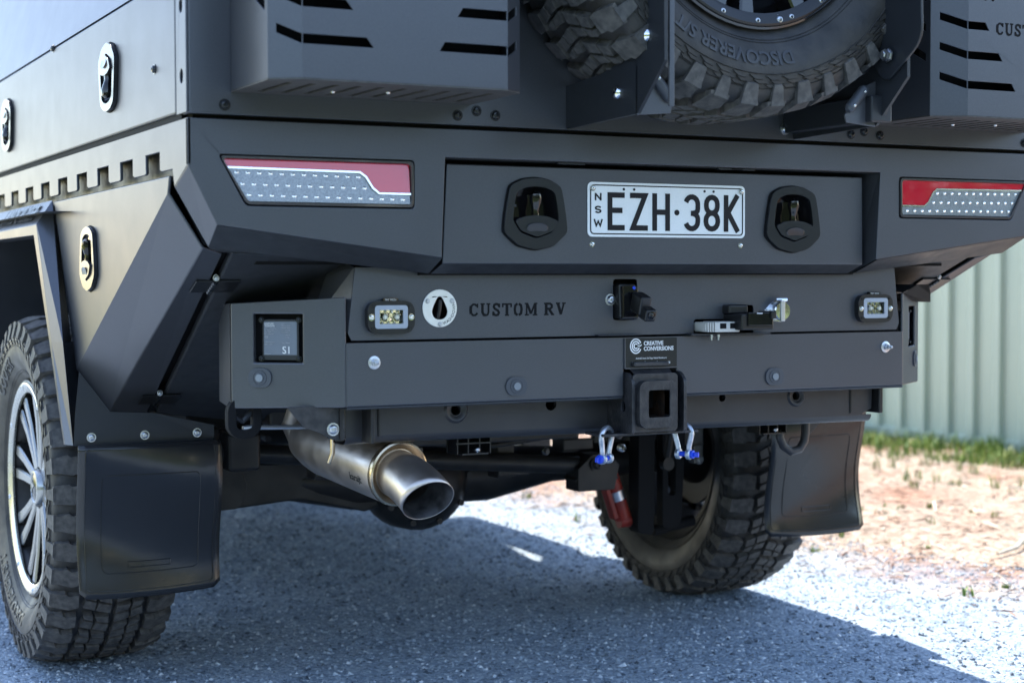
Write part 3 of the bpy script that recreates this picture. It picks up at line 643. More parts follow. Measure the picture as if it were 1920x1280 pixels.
# ---- work lights
def work_light(x, z):
    t = empty('work_light', (x, .1045, z), T)
    body = [(-.048, .016), (-.041, .0275), (-.028, .031), (.028, .031), (.041, .0275), (.048, .016), (.048, -.016), (.040, -.0285), (.026, -.0315), (-.026, -.0315), (-.040, -.0285), (-.048, -.016)]
    MB().plate([rpoly(body[::-1], .005, 2), rrect(-.0305, -.0185, .0305, .0205, .005)], (0, -.014, 0), X, Z, .014).build('housing', PLASTIC, t, bevel=.003, seg=3)
    MB().plate([rrect(-.0335, -.0215, .0335, .0225, .006), rrect(-.0240, -.0125, .0240, .0135, .001)], (0, -.0145, 0), X, Z, .004).build('lamp_bezel', mat_bez, t, bevel=.001)
    MB().plate([rrect(-.0325, -.0215, .0325, .0215, .003)], (0, -.001, 0), X, Z, .001).build('reflector_back', SILV, t)
    rf = MB()
    for cx in (-.0125, .0125):
        n = 4
        for i in range(n):
            for j in range(n):
                ax, az = cx-.0125+.025*i/n, -.016+.032*j/n; bx, bz = ax+.025/n, az+.032/n; my = -.004-.005*((i+j) % 2); 
                rf.add([(ax, -.004, az), (bx, -.004, az), (bx, -.004, bz), (ax, -.004, bz), ((ax+bx)/2, my-.003*((i*j) % 3), (az+bz)/2)], [(0, 1, 4), (1, 2, 4), (2, 3, 4), (3, 0, 4)])
    rf.build('reflector', CHROME, t, smooth=False)
    for cx in (-.011, .013): MB().lathe([(0, .0055), (.002, .004), (.003, .0001)], (cx, -.010, 0), (0, -1, 0), 10).build('led', mat_ledy, t)
    MB().plate([rrect(-.0285, -.0175, .0285, .0185, .004)], (0, -.0125, 0), X, Z, .0012).build('lens', mat_lens, t)
    for cx in (-.0405, .0405): bolt((cx, -.014, 0), CHROME, t, s=.6, name='screw')
    for cx in (-.037, .037):
        for cz in (-.021, .021): MB().lathe([(0, .0038), (.0012, .0034), (.0013, .0018), (-.001, .0016)], (cx, -.014, cz), (0, -1, 0), 8).build('cooling_boss', PLASTIC, t)
    MB().plate([rrect(-.015, .029, .015, .036, .002)], (0, -.010, 0), X, Z, .008).build('badge', GLOSS, t)
    txt('M/T TECH', .0052, (0, -.0104, .0325), X, Z, PRINT, 'lettering', t, depth=.0003)
mat_bez = mat('lamp_bezel_grey', (.34, .37, .42), .35, .1); mat_ledy = mat('led_phosphor', (.72, .70, .55), .3)
mat_lens = mat('lamp_lens_clear', (1, 1, 1), .02, 0, .5, trans=1, ior=1.2)
work_light(-.575, .851); work_light(.580, .856)
# ---- reversing camera
c = empty('reversing_camera', (-.055, .10, .88), T)
MB().box((-.004, .012, -.004), (.040, .05, .070), Matrix.Rotation(R(-4), 3, 'X')).build('bracket', PLASTIC, c, bevel=.004)
MB().plate([[(-.018, .028), (.012, .031), (.020, .022), (.020, -.040), (-.018, -.040)][::-1]], (-.002, -.020, 0), X, Z, .03).build('cover', GLOSS, c, bevel=.004)
MB().box((.010, -.040, -.008), (.026, .040, .040), Matrix.Rotation(R(18), 3, 'X')).build('visor', PLASTIC, c, bevel=.005, seg=3)
MB().box((.014, -.058, -.027), (.026, .034, .026), Matrix.Rotation(R(20), 3, 'X')).build('camera_head', PLASTIC, c, bevel=.005, seg=3)
MB().lathe([(0, .0085), (.003, .0085), (.0035, .006), (.002, .0055), (.0035, .003), (.004, .0001)], (.014, -.074, -.031), (0, -1, -.25), 14).build('lens', GLOSS, c)
MB().lathe([(0, .004), (.001, .003), (.0012, .0001)], (.006, -.0205, .024), (0, -1, .4), 8).build('status_lamp', BLUE, c)
bolt((-.090, .1045, .880), ZINC, s=1.15); bolt((-.012, .1045, .865), ZINC, s=1.25)
# ---- connectors
c = empty('anderson_plug', (.158, .09, .822), T)
mb = MB().box((.012, 0, 0), (.062, .05, .022)); mb.box((-.030, .002, 0), (.022, .045, .017)); mb.build('plug_body', GREYP, c, bevel=.0025)
for k in range(4): MB().box((-.038+k*.006, -.003, 0), (.0025, .048, .020)).build('rib', GREYP, c, bevel=.0005)
for cx in (-.002, .023): MB().box((cx+.002, -.0245, .002), (.015, .003, .011)).build('contact', DARK, c)
for cx in (-.018, -.001): MB().lathe([(0, .0045), (.006, .0045), (.0062, .003), (.012, .003), (.012, .0001)], (cx, -.008, -.016), (0, 0, -1), 6).build('nut', ZINC, c)
c = empty('trailer_socket', (.228, .075, .832), T)
MB().box((0, 0, 0), (.082, .07, .034)).build('socket_body', PLASTIC, c, bevel=.004)
MB().box((.004, -.037, .006), (.062, .006, .028)).build('lid', GLOSS, c, bevel=.002)
MB().box((.034, -.02, .014), (.014, .05, .016)).build('lid_hinge', PLASTIC, c, bevel=.003)
MB().box((0, -.040, .018), (.014, .003, .003)).build('mark', PRINTG, c)
MB().box((-.02, .02, .026), (.05, .03, .02)).build('boot', PLASTIC, c, bevel=.005)
c = empty('power_socket', (.315, .1045, .853), T)
MB().plate([rpoly([(-.029, .0), (-.004, .022), (.022, .024), (.022, -.024), (-.004, -.022)][::-1], .007, 3)], (0, -.003, 0), X, Z, .003).build('flange', CHROME, c, bevel=.0008)
MB().lathe([(0, .019), (.014, .019), (.016, .017), (.016, .0001)], (.006, -.003, 0), (0, -1, 0), 20).build('barrel', SILV, c)
MB().lathe([(.016, .0205), (.020, .0205), (.022, .0185), (.0225, .0001)], (.006, -.003, 0), (0, -1, 0), 24).build('flap_lid', CHROME, c)
MB().box((.004, -.0265, 0), (.011, .004, .044)).build('lid_strap', SILV, c, bevel=.0015)
MB().tube([(-.008, -.018, .024), (.020, -.018, .024)], .0042, 8).build('lid_hinge', CHROME, c)
bolt((-.021, -.003, 0), CHROME, c, s=.5, name='screw')
MB().box((.19, .098, .8065), (.20, .035, .004)).build('connector_tray', POWDER, T, bevel=.001)
MB().box((-.075, .099, .8085), (.10, .02, .003)).build('tray_tab', POWDER, T, bevel=.001)
# ---- bumper beam, wings, modules
cut = [(-.663, .683), (-.060, .683), (-.060, .741), (.066, .741), (.066, .683), (.666, .683), (.666, .8035), (-.663, .8035)]
MB().plate([cut], (0, .100, 0), X, Z, .006).build('bumper_face', PAINT, T, bevel=.0035, seg=3)
mb = MB(); quad(mb, (-.663, .102, .8035), (.666, .102, .8035), (.666, .30, .8035), (-.663, .30, .8035)); mb.build('bumper_top', PAINT_D, T, recalc=False)
MB().box((-.362, .135, .6805), (.60, .07, .005)).build('bumper_lip', PAINT_D, T, bevel=.002)
MB().box((.366, .135, .6805), (.60, .07, .005)).build('bumper_lip', PAINT_D, T, bevel=.002)
wl = math.hypot(.175, .15)
for s in (-1, 1):
    inner, outer = Vector((.6645*s, .1, 0)), Vector((.839*s, .25, 0))
    a, b = (outer, inner) if s < 0 else (inner, outer); U = (b-a).normalized(); ln = (b-a).length
    # 2D x measured from left end of the wing
    fx = (lambda q: ln-q) if s < 0 else (lambda q: q)      # q = distance from inner edge
    P = [(fx(0), .683), (fx(0), .889), (fx(ln), .8775), (fx(ln), .6775)]
    if s < 0: P = P[::-1]
    P = P[::-1] if s > 0 else P
    win = rrect(*sorted((fx(.082), fx(.176)))[:1], .7665, max(fx(.082), fx(.176)), .8585, .001) if False else [(min(fx(.085), fx(.183)), .7665), (max(fx(.085), fx(.183)), .7665), (max(fx(.085), fx(.183)), .8575), (min(fx(.085), fx(.183)), .8575)]
    MB().plate([P, win], a, U, Z, .006).build('bumper_wing', PAINT, T, bevel=.0035, seg=3)
    N_ = Vector(U).cross(Vector(Z)); wc = (min(fx(.085), fx(.183))+max(fx(.085), fx(.183)))/2; O2 = a-N_*.014
    rm = empty('radar_module', tuple(a+U*wc-N_*.012+Vector((0, 0, .810))), T)
    MB().plate([rpoly([(-.036, -.040), (.037, -.040), (.037, .030), (.030, .037), (-.030, .037), (-.036, .030)], .003, 2)], (0, 0, 0), U, Z, .02).build('module_body', mat_rad if s < 0 else mat_rad, rm, bevel=.002)
    MB().plate([[(-.0325, -.030), (.0335, -.030), (.0335, .033), (-.0325, .033)]], N_*.0006, U, Z, .001).build('label_plate', mat_radl, rm)
    for q in (-1, 1):
        for z in (-.037, .036):
            bolt(tuple(U*q*.0375+N_*.001+Vector((0, 0, z))), HANDLE, rm, s=.55, rot=(0, 0, math.atan2(U.y, U.x)), name='screw')
    if s < 0:
        o0 = N_*.0012
        def lb(t_, sz, x, z, m_=PRINT): txt(t_, sz, o0+U*x+Vector((0, 0, z)), U, Z, m_, 'lettering', rm, depth=.0003, align='LEFT')
        lb('S1', .0195, .004, -.0215, PRINT); lb('LENTLINE', .0042, -.031, .029); lb('TOYOTA', .0050, -.031, .0245)
        for i, z in enumerate((.020, .0165, .013, .0095)): lb(('FCC 1 TWX4000', 'IC: 2003A-FSD', 'AEA 47B9', 'RA 13500 2021')[i], .0031, -.031, z, PRINTG)
        for i, z in enumerate((.028, .0245, .021, .0165, .0125, .007, .003)): lb(('RoHS', 'CMIIT ID 2019', 'ANATEL 06147', 'NTC VCTI 59', 'R 013-7200', 'CNC ID', 'H-2304')[i], .0030, .002 if i < 5 else .010, z, PRINTG)
        lb('CE', .006, -.031, .004, PRINTG); lb('ICASA TA-2019', .003, -.031, -.006, PRINTG); lb('SRRC NBTC', .003, -.031, -.010, PRINTG); lb('MADE IN', .003, -.031, -.028, PRINTG); lb('(SR) 24GHz', .0032, .004, -.007, PRINTG)
    else:
        for i in range(9): txt(('RADAR', 'CMIIT ID', 'ANATEL', 'NTC', 'RoHS', 'ICASA', 'NBTC', 'FCC', 'CE')[i], .006, N_*.0012+Vector((0, 0, .028-i*.007)), U, Z, PRINT, 'lettering', rm, depth=.0003)
    MB().plate([rrect(wc-.055, .75, wc+.055, .87, .004)], O2-N_*.012, U, Z, .002).build('module_recess', DARK, T)
    # parking sensor on the wing
    sensor_u = fx(.170) if s < 0 else fx(.172); zs = .737 if s < 0 else .735
    so_ = empty('parking_sensor', tuple(a+U*sensor_u+Vector((0, 0, zs))), T); so_.rotation_euler = (0, 0, math.atan2(U.y, U.x))
    SENS_PARTS = lambda p, full=True: (MB().plate([rrect(-.0235, -.0185, .0235, .0185, .0175, 6)], (0, -.004, 0), X, Z, .004).build('housing', SENS, p, bevel=.0012),
        MB().lathe([(0, .0145), (.0012, .0142), (.0013, .0125), (.0006, .0120), (.0010, .0085), (.0018, .0082), (.0019, .0001)], (0, -.004, 0), (0, -1, 0), 20).build('ring', SENS, p), MB().lathe([(0, .0078), (.0014, .0074), (.0016, .0001)], (0, -.0058, 0), (0, -1, 0), 18).build('disc', SENSC, p))
    SENS_PARTS(so_)
    # closing faces behind the wings
    mb = MB(); quad(mb, (.839*s, .252, .6775), (.839*s, .252, .8775), (.81*s, .42, .87), (.81*s, .42, .68)); mb.build('wing_return', PAINT, T, recalc=False)
    mb = MB(); quad(mb, (.6645*s, .104, .684), (.839*s, .254, .679), (.80*s, .40, .679), (.6645*s, .30, .682)); mb.build('wing_underside', PAINT_D, T, recalc=False)
    mb = MB(); quad(mb, (.6645*s, .104, .887), (.839*s, .254, .8765), (.81*s, .42, .8765), (.6645*s, .30, .885)); mb.build('wing_top', PAINT_D, T, recalc=False)
mb = MB()
mb.add([(.662, .098, .8895), (.70, .092, .908), (.77, .135, .908), (.845, .215, .885), (.845, .26, .885), (.77, .26, .908), (.662, .26, .908)], [(0, 1, 2, 3, 4, 5, 6)])
mb.add([(.662, .098, .8895), (.845, .215, .866), (.845, .26, .866), (.662, .26, .87)], [(0, 1, 2, 3)]); mb.add([(.662, .098, .888), (.70, .092, .908), (.77, .135, .908), (.845, .215, .885), (.845, .215, .866)], [(0, 1, 2, 3, 4)])
mb.build('wing_cap', DARK, T, recalc=False)
for x, z in ((-.307, .712), (.313, .713)):
    so_ = empty('parking_sensor', (x, .100, z), T); SENS_PARTS(so_)
for x, z in ((-.607, .766), (.615, .770)):
    st = empty('mounting_stud', (x, .100, z), T)
    MB().lathe([(0, .0125), (.0015, .0125), (.0018, .011), (.0025, .0085), (.0025, .0001)], (0, 0, 0), (0, -1, 0), 18).build('washer', ZINC, st)
    MB().lathe([(.002, .0072), (.008, .0072), (.008, .0001)], (0, 0, 0), (0, -1, 0), 6).build('nut', ZINC, st, bevel=.0006)
    MB().lathe([(.008, .0042), (.016, .0042), (.0165, .003), (.022, .003), (.023, .0012)], (0, 0, 0), (0, -1, 0), 10).build('stud_pin', SILV, st)
# sticker
dk = empty('maker_sticker', (.004, .0985, .7715), T)
MB().plate([rrect(-.062, -.0305, .062, .0295, .002)], (0, 0, 0), X, Z, .0015).build('backing', mat('sticker_black', (.016, .018, .021), .25, 0), dk)
MB().box((0, .001, -.0315), (.126, .006, .0025)).build('tab_edge', PAINT, dk)
MB().box((-.0635, .001, -.001), (.0025, .006, .060)).build('tab_edge', PAINT, dk)
for r_, a0, a1 in ((.0145, 25, 335), (.0095, 20, 340), (.0048, 35, 325)):
    MB().ribbon(arc(-.037, .0135, r_*.88, r_, a0, a1, 22), .0026, (0, -.0004, 0), X, Z, .0006).build('logo_ring', PRINT, dk)
MB().ribbon([(-.0325, .0135), (-.0265, .0135), (-.0235, .0165)], .0022, (0, -.0004, 0), X, Z, .0006).build('logo_stroke', PRINT, dk)
txt('CREATIVE', .0118, (-.0185, -.0004, .0185), X, Z, PRINT, 'lettering', dk, align='LEFT', depth=.0003, bold=.0003, sx=.90)
txt('CONVERSIONS', .0118, (-.0185, -.0004, .0075), X, Z, PRINT, 'lettering', dk, align='LEFT', depth=.0003, bold=.0003, sx=.90)
txt("Australia's Iconic 2nd Stage Vehicle Manufacturer", .0052, (0, -.0004, -.0115), X, Z, PRINT, 'lettering', dk, depth=.0003, sx=.72)
txt('www.creativeconversions.com.au', .0088, (0, -.0004, -.0205), X, Z, PRINT, 'lettering', dk, depth=.0003, sx=.76, bold=.00022)
# ---- tow receiver
tr = empty('tow_receiver', (0, .06, .67), T)
sq = rrect(-.054, -.060, .054, .060, .010); op = rrect(-.0255, -.0285, .0255, .0265, .004)
MB().plate([sq, op], (0, .016, 0), X, Z, .006).build('face_plate', CAST, tr, bevel=.003)
MB().plate([rrect(-.047, -.050, .043, .046, .018, 6), op], (0, 0, 0), X, Z, .02).build('weld_collar', CAST, tr, bevel=.007, seg=4)
mb = MB()
W4 = [(-.0255, .0265), (.0255, .0265), (.0255, -.0285), (-.0255, -.0285)]
for i in range(4):
    a, b = W4[i], W4[(i+1) % 4]; quad(mb, (a[0], .004, a[1]), (b[0], .004, b[1]), (b[0], .20, b[1]), (a[0], .20, a[1]))
quad(mb, *[(p[0], .2, p[1]) for p in W4]); mb.build('square_tube', mat('tube_inside', (.035, .03, .028), .5, .4, .5, noise=(40, .2, (.09, .05, .03))), tr, recalc=False)
MB().lathe([(0, .0065), (-.003, .0065), (-.003, .0001)], (.0245, .05, -.004), (-1, 0, 0), 12).build('pin_hole', DARK, tr)
mb = MB(); quad(mb, (-.045, .02, .056), (.045, .02, .056), (.05, .055, .078), (-.05, .055, .078)); mb.build('upper_gusset', CAST, tr, recalc=False)
MB().plate([rpoly([(-.115, -.062), (0.0, -.062), (0.0, .045), (-.02, .062), (-.115, .062)], .006, 2), circ(-.035, -.008, .008, 12, .012)], (-.058, .012, 0), (0, -1, 0), Z, .008).build('cheek_plate', CAST, tr, bevel=.002).location = (0, .0, 0)
MB().plate([rpoly([(-.115, -.062), (0.0, -.062), (0.0, .045), (-.02, .062), (-.115, .062)], .006, 2)], (.066, .012, 0), (0, -1, 0), Z, .008).build('cheek_plate', CAST, tr, bevel=.002)
MB().box((0, .068, -.064), (.23, .075, .006)).build('chain_plate', CAST, tr, bevel=.002)
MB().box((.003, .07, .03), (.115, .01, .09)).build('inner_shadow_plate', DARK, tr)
mb = MB().box((.0, .035, .078), (.085, .012, .010)); mb.build('spring_pin', CAST, tr, bevel=.003)
# ---- chassis cross beam
bh = [(-.405, .664, .011), (-.191, .667, .0125), (.125, .668, .0085), (.228, .666, .0085), (.424, .663, .010)]
mb = MB()
prof_ = [(.0, .70), (.0, .622), (.006, .610), (.018, .604), (.045, .603), (.05, .604)]
sect = [(-.640, .0), (-.600, .0), (-.592, .0), (-.30, 0), (.30, 0), (.572, 0), (.580, 0), (.628, 0), (.637, .004)]
front = [rpoly([(-.638, .618), (.638, .604), (.638, .6), (.638, .705), (-.638, .705)], .0001, 1)]
MB().plate([[(-.638, .621), (-.45, .621), (0, .617), (.60, .614), (.634, .628), (.638, .705), (-.638, .705)]]+[circ(x, z, r_, 14) for x, z, r_ in bh], (0, .170, 0), X, Z, .012).build('cross_beam', BEAM, T)
# rolled lower edge
mb = MB(); n = 7
for i in range(13):
    x = -.638+1.272*i/12; zb = .621+(.614-.621)*min(1, max(0, (x+.45)/1.05))
    for k in range(n):
        a = R(90*k/(n-1)); mb.v.append((x, .170+.017*(1-math.cos(a)), zb+.001-.017*math.sin(a)))
    mb.v.append((x, .26, zb-.0165))
mb.f = [(i*(n+1)+k, i*(n+1)+k+1, (i+1)*(n+1)+k+1, (i+1)*(n+1)+k) for i in range(12) for k in range(n)]
mb.build('rolled_edge', BEAM, T, recalc=False)
MB().box((0, .27, .66), (1.27, .02, .10)).build('beam_back', DARK, T)
for x, z, r_ in (bh[0], bh[4]):
    MB().lathe([(0, r_*1.02), (.001, r_*1.25), (.004, r_*1.6), (.0045, r_*2.0), (.001, r_*2.4), (0, r_*2.45)], (x, .1705, z), (0, -1, 0), 22).build('hole_boss', BEAM, T)
for x, wd in ((-.588, .006), (-.570, .004), (.575, .005)): MB().box((x, .1685, .662), (wd, .003, .086)).build('beam_seam', CHASSIS, T, bevel=.001)
MB().box((-.600, .150, .645), (.008, .05, .07)).build('end_flange', CHASSIS, T, bevel=.002)
MB().box((.646, .20, .662), (.012, .10, .088)).build('end_cap', CHASSIS, T, bevel=.003)
MB().plate([[(-.765, .685), (-.733, .646), (-.700, .634), (-.676, .620), (-.651, .618), (-.651, .685)]], (0, .140, 0), X, Z, .006).build('exhaust_bracket', CAST, T, bevel=.001)
bolt((-.675, .140, .640), ZINC, s=1.2)
MB().box((-.66, .16, .65), (.005, .05, .06)).build('bracket_web', CHASSIS, T)
# ---- shackles (hang in the chain plate)
def shackle(x, label, turn, sgn):
    t = tag(empty('bow_shackle', (x, .112, .607), None), label, 'shackle', 'galvanised bow shackles under the tow receiver'); t.rotation_euler = (R(4), 0, turn)
    P = []
    for i in range(25):
        a = R(-38+256*i/24); P.append((.0200*math.cos(a)*1.0, 0, -.006+.0185*math.sin(a)))
    P = [(.0125, 0, -.046), (.0130, 0, -.034)]+[(p[0], p[1], p[2]) for p in P][2:-2]+[(-.0130, 0, -.034), (-.0125, 0, -.046)]
    MB().tube(P, [.0058, .0056]+[.0060]*(len(P)-4)+[.0056, .0058], 12).build('bow', GALV, t)
    for q in (-1, 1): MB().lathe([(-.0055, .0001), (-.0055, .009), (-.003, .0115), (.003, .0115), (.0055, .009), (.0055, .0001)], (q*.0125, 0, -.050), (1, 0, 0), 16).build('eye', GALV, t)
    mb = MB().tube([(-.0165, 0, -.050), (.0165, 0, -.050)], .0056, 12); mb.lathe([(0, .0088), (.005, .0088), (.006, .007), (.006, .0001)], (sgn*.018, 0, -.050), (sgn, 0, 0), 14)
    mb.box((sgn*.028, 0, -.050), (.014, .005, .010)); mb.build('pin', BLUE, t)
shackle(-.094, 'blue pinned galvanised shackle hanging left of the tow receiver, pin head pointing left', R(28), -1)
shackle(.090, 'blue pinned galvanised shackle hanging right of the tow receiver, pin head pointing right', R(-62), 1)
# ---- exhaust
ex = empty('exhaust', (-.50, .1, .50), T); o0 = Vector((-.50, .1, .50))
tipc, col_, bod, bend = Vector((-.497, .100, .498)), Vector((-.516, .20, .541)), Vector((-.556, .52, .574)), Vector((-.55, .56, .60))
cs = [tipc-(col_-tipc).normalized()*.0, tipc+(col_-tipc)*.35, tipc+(col_-tipc)*.7, col_]
ax = (bod-col_).normalized()
def loc(mb): mb.v = [tuple(Vector(p)-o0) for p in mb.v]; return mb
def swept(C, rad, dirs, n=40):
    V = []
    for c_, r_, d in zip(C, rad, dirs):
        d = Vector(d).normalized(); a = d.cross(Vector(Z)).normalized(); b = a.cross(d).normalized()
        V += [Vector(c_)+(a*math.cos(2*math.pi*k/n)+b*math.sin(2*math.pi*k/n))*r_ for k in range(n)]
    F = [(i*n+k, i*n+(k+1) % n, (i+1)*n+(k+1) % n, (i+1)*n+k) for i in range(len(C)-1) for k in range(n)]
    mb = MB(); mb.add(V, F); return mb
td = (Vector((.02, -.74, -.62))).normalized()
C = []; Rr = []; Dd = []
for i in range(10):
    t_ = i/9; p = (1-t_)**2*(col_+ax*.02)+2*t_*(1-t_)*(col_-ax*.055)+t_*t_*(tipc); C.append(p); Rr.append(.0470+.0060*t_); Dd.append((-ax)*(1-t_)+td*t_)
loc(swept(C, Rr, Dd)).build('tailpipe_tip', STEEL, ex, solid=.0015)
C2 = [p for p in C[4:]]; loc(swept(C2, [r_-.0025 for r_ in Rr[4:]], Dd[4:])).build('tip_inside', SOOT, ex, recalc=False)
loc(MB().lathe([(-.012, .0615), (-.012, .0635), (-.004, .0655), (.004, .0645), (.006, .061), (.002, .054), (-.004, .049), (-.004, .044)], col_, -ax, 48)).build('end_collar', STEELB, ex)
loc(MB().lathe([(0, .0635), (.02, .0645), ((bod-col_).length-.03, .0645), ((bod-col_).length+.01, .060), ((bod-col_).length+.06, .050)], col_, ax, 48)).build('muffler', STEEL, ex)
loc(MB().tube([bod+ax*.01, bod+ax*.05, bod+ax*.09+Vector((.0, 0, .02)), Vector((-.545, .60, .67)), Vector((-.50, .75, .72)), Vector((-.45, 1.0, .74)), Vector((-.40, 1.6, .66)), Vector((-.4, 3.0, .55))], [.0485, .0485, .047, .045, .04, .035, .033, .033], 26)).build('front_pipe', STEEL, ex)
def muff_text(c_):
    side = ax.cross(Vector(Z)).normalized(); upv = side.cross(ax).normalized()
    if side.x > 0: side = -side
    ang = R(-28)+c_.y/.0648; d = (side*0+(-Vector((0, 1, 0))+ax*(ax.y)).normalized())
    a1 = (Vector((-.30, -1, 0))-ax*ax.dot(Vector((-.30, -1, 0)))).normalized(); b1 = ax.cross(a1).normalized()
    if b1.z < 0: b1 = -b1
    q = col_+ax*(.062-c_.x)+(a1*math.cos(ang)+b1*math.sin(ang))*(.0648+c_.z)
    return q-o0
txt('karajt', .021, (0, 0, 0), X, Z, ENGR, 'lettering', ex, fn=muff_text, bold=.0004, depth=.0006)
mb = MB().tube([(-.816, .25, .639), (-.80, .252, .640), (-.70, .26, .636), (-.65, .28, .634)], [.0045]*4, 10); loc(mb).build('hanger_rod', SILV, ex)
mb = MB().tube([(-.640, .235, .640), (-.640, .235, .585), (-.643, .245, .565)], .0048, 10); loc(mb).build('hanger_rod', STEELB, ex)
for yy in (0,):
    loc(MB().ribbon(rrect(-.838, .628, -.788, .690, .02, 5), .017, (0, .245, 0), X, Z, .022, closed=True)).build('rubber_hanger', DARK, ex, bevel=.002)
    loc(MB().tube([(-.832, .256, .665), (-.815, .256, .652), (-.795, .256, .672)], .006, 8)).build('rubber_hanger', PLASTIC, ex)
loc(MB().box((-.632, .36, .629), (.03, .02, .004))).build('weld_tab', STEELB, ex)
# ---- plastic clips and recovery hook under the beam
for (x, y, z, nm) in ((-.335, .26, .585, 'clip'), (.46, .33, .585, 'clip')):
    c = empty('bumper_clip', (x, y, z), T); mb = MB().box((0, 0, .018), (.085, .05, .004))
    for q in (-.036, -.012, .014, .038): mb.box((q, 0, 0), (.003, .05, .036))
    mb.box((.004, -.01, -.018), (.06, .03, .004)); mb.box((0, -.024, .004), (.08, .003, .004)); mb.box((0, .02, 0), (.08, .003, .034)); mb.build('ribbed_body', PLASTIC, c, bevel=.0006, seg=1)
    bolt((.01, -.02, -.01), ZINC, c, s=.8, rot=(R(60), 0, 0))
hk = empty('recovery_hook', (.56, .33, .56), T)
P = [(-.060, 0, .012), (-.062, 0, -.005), (-.052, 0, -.026), (-.030, 0, -.040), (-.006, 0, -.036), (.008, 0, -.018), (.012, 0, .005), (.012, 0, .045)]
MB().tube(P, .0098, 12).build('hook_rod', BEAM, hk)
MB().plate([[(0, .05), (.052, .05), (.052, .022), (.02, -.006), (0, -.002)][::-1]], (0.012, .012, 0), X, Z, .006).build('hook_bracket', BEAM, hk, bevel=.001)
# ---- under-body running gear
rg = empty('rear_axle', (0, 1.27, .42), T)
MB().tube([(-.76, 0, -.01), (-.40, 0, -.015), (-.2, 0, -.03), (.2, 0, -.03), (.40, 0, -.015), (.76, 0, -.01)], [.048, .05, .075, .075, .05, .048], 20).build('axle_tube', CHASSIS, rg)
MB().lathe([(-.15, .06), (-.13, .10), (-.08, .135), (-.02, .150), (.05, .145), (.10, .11), (.13, .07), (.14, .0001)], (-.02, 0, -.02), (0, -1, 0), 32).build('diff_housing', CHASSIS, rg)
for k in range(10): MB().lathe([(.0, .009), (.008, .009), (.008, .0001)], (-.02+.125*math.cos(k*.628), -.085, -.02+.125*math.sin(k*.628)), (0, -1, 0), 6).build('cover_bolt', CHASSIS, rg)
mb = MB().tube([(-.68, -.30, .10), (.32, -.30, .015)], .024, 14); mb.build('panhard_rod', CHASSIS, rg)
mb = MB().plate([[(-.06, -.05), (.05, -.05), (.065, .015), (.03, .045), (-.02, .045), (-.06, .01)]], (.36, -.34, 0), X, Z, .07); mb.box((.36, -.30, -.02), (.13, .07, .008)); mb.build('rod_bracket', CHASSIS, rg, bevel=.003)
bolt((.352, -.345, .02), CHASSIS, rg, s=1.7)
mb = MB().plate([[(-.74, -.075), (-.60, -.080), (-.36, -.062), (-.18, -.105), (-.12, -.09), (-.16, .05), (-.40, .035), (-.74, .045)]], (0, -.055, 0), X, Z, .02); mb.build('axle_housing_plate', CHASSIS, rg, bevel=.006)
MB().tube([(-.62, -.12, -.02), (-.60, -.02, -.02), (-.56, .5, .04), (-.52, 1.1, .08)], .030, 12).build('lower_arm', CHASSIS, rg)
mb = MB().plate([rpoly([(-.70, -.06), (-.55, -.06), (-.53, .0), (-.56, .055), (-.69, .055)], .015, 2), circ(-.62, -.01, .018, 12)], (0, -.16, 0), X, Z, .01); mb.build('arm_bracket', CHASSIS, rg, bevel=.002)
for x_ in (-.665, -.60, -.545): MB().plate([[(x_-.012, -.05), (x_+.012, -.05), (x_+.006, .03), (x_-.006, .03)]], (0, -.175, .10), X, Z, .04).build('seat_rib', CHASSIS, rg, bevel=.003)
MB().lathe([(0, .014), (.012, .014), (.012, .008), (.022, .008), (.022, .0001)], (-.62, -.175, -.01), (0, -1, 0), 6).build('arm_nut', HANDLE, rg)
mb = MB().box((-.72, -.10, .09), (.14, .10, .05)); mb.box((-.66, -.12, .09), (.012, .1, .10)); mb.box((-.60, -.12, .09), (.012, .1, .10)); mb.build('spring_seat', CHASSIS, rg, bevel=.004)
for s in (-1, 1):
    mb = MB(); P = []
    for i in range(140):
        a = i*.26; P.append((.48*s+.062*math.cos(a), .02+.062*math.sin(a), .09+i*.0022))
    mb.tube(P, .009, 8); mb.build('coil_spring', CHASSIS, rg)
    MB().box((.50*s, .0, .33+.0), (.10, 2.1, .11)).build('chassis_rail', CHASSIS, rg, bevel=.006)
    MB().box((.50*s, -.62, .27), (.09, .6, .13)).build('chassis_rail', CHASSIS, rg, bevel=.006)
sh = empty('shock_absorber', (.438, .97, .345), T); dv = Vector((-.045, 0, .13)).normalized()
MB().tube([dv*-.062, dv*.075], .023, 18).build('shock_body', ORANGE, sh)
MB().tube([dv*-.008, dv*.018], .0245, 18).build('clamp_band', ZINC, sh)
MB().box((-.026, -.006, -.01), (.014, .03, .10), Matrix.Rotation(R(-19), 3, 'Y')).build('guard', ORANGE, sh, bevel=.003)
MB().lathe([(-.016, .001), (-.016, .018), (.016, .018), (.016, .001)], dv*-.070, (1, 0, 0), 14).build('shock_eye', ORANGE, sh)
mb = MB().plate([rpoly([(-.02, -.13), (.03, -.14), (.035, .16), (-.015, .17)], .015, 3)], (.50, .93, .38), X, Z, .05); mb.plate([rpoly([(-.03, -.13), (.03, -.12), (.045, .16), (-.03, .17)], .02, 3), rrect(-.012, -.04, .012, .06, .01)], (.60, .95, .38), X, Z, .03)
mb.tube([(.57, 1.0, .24), (.70, 1.0, .26)], .015, 10); mb.build('shock_mount', DARK, T, bevel=.002)
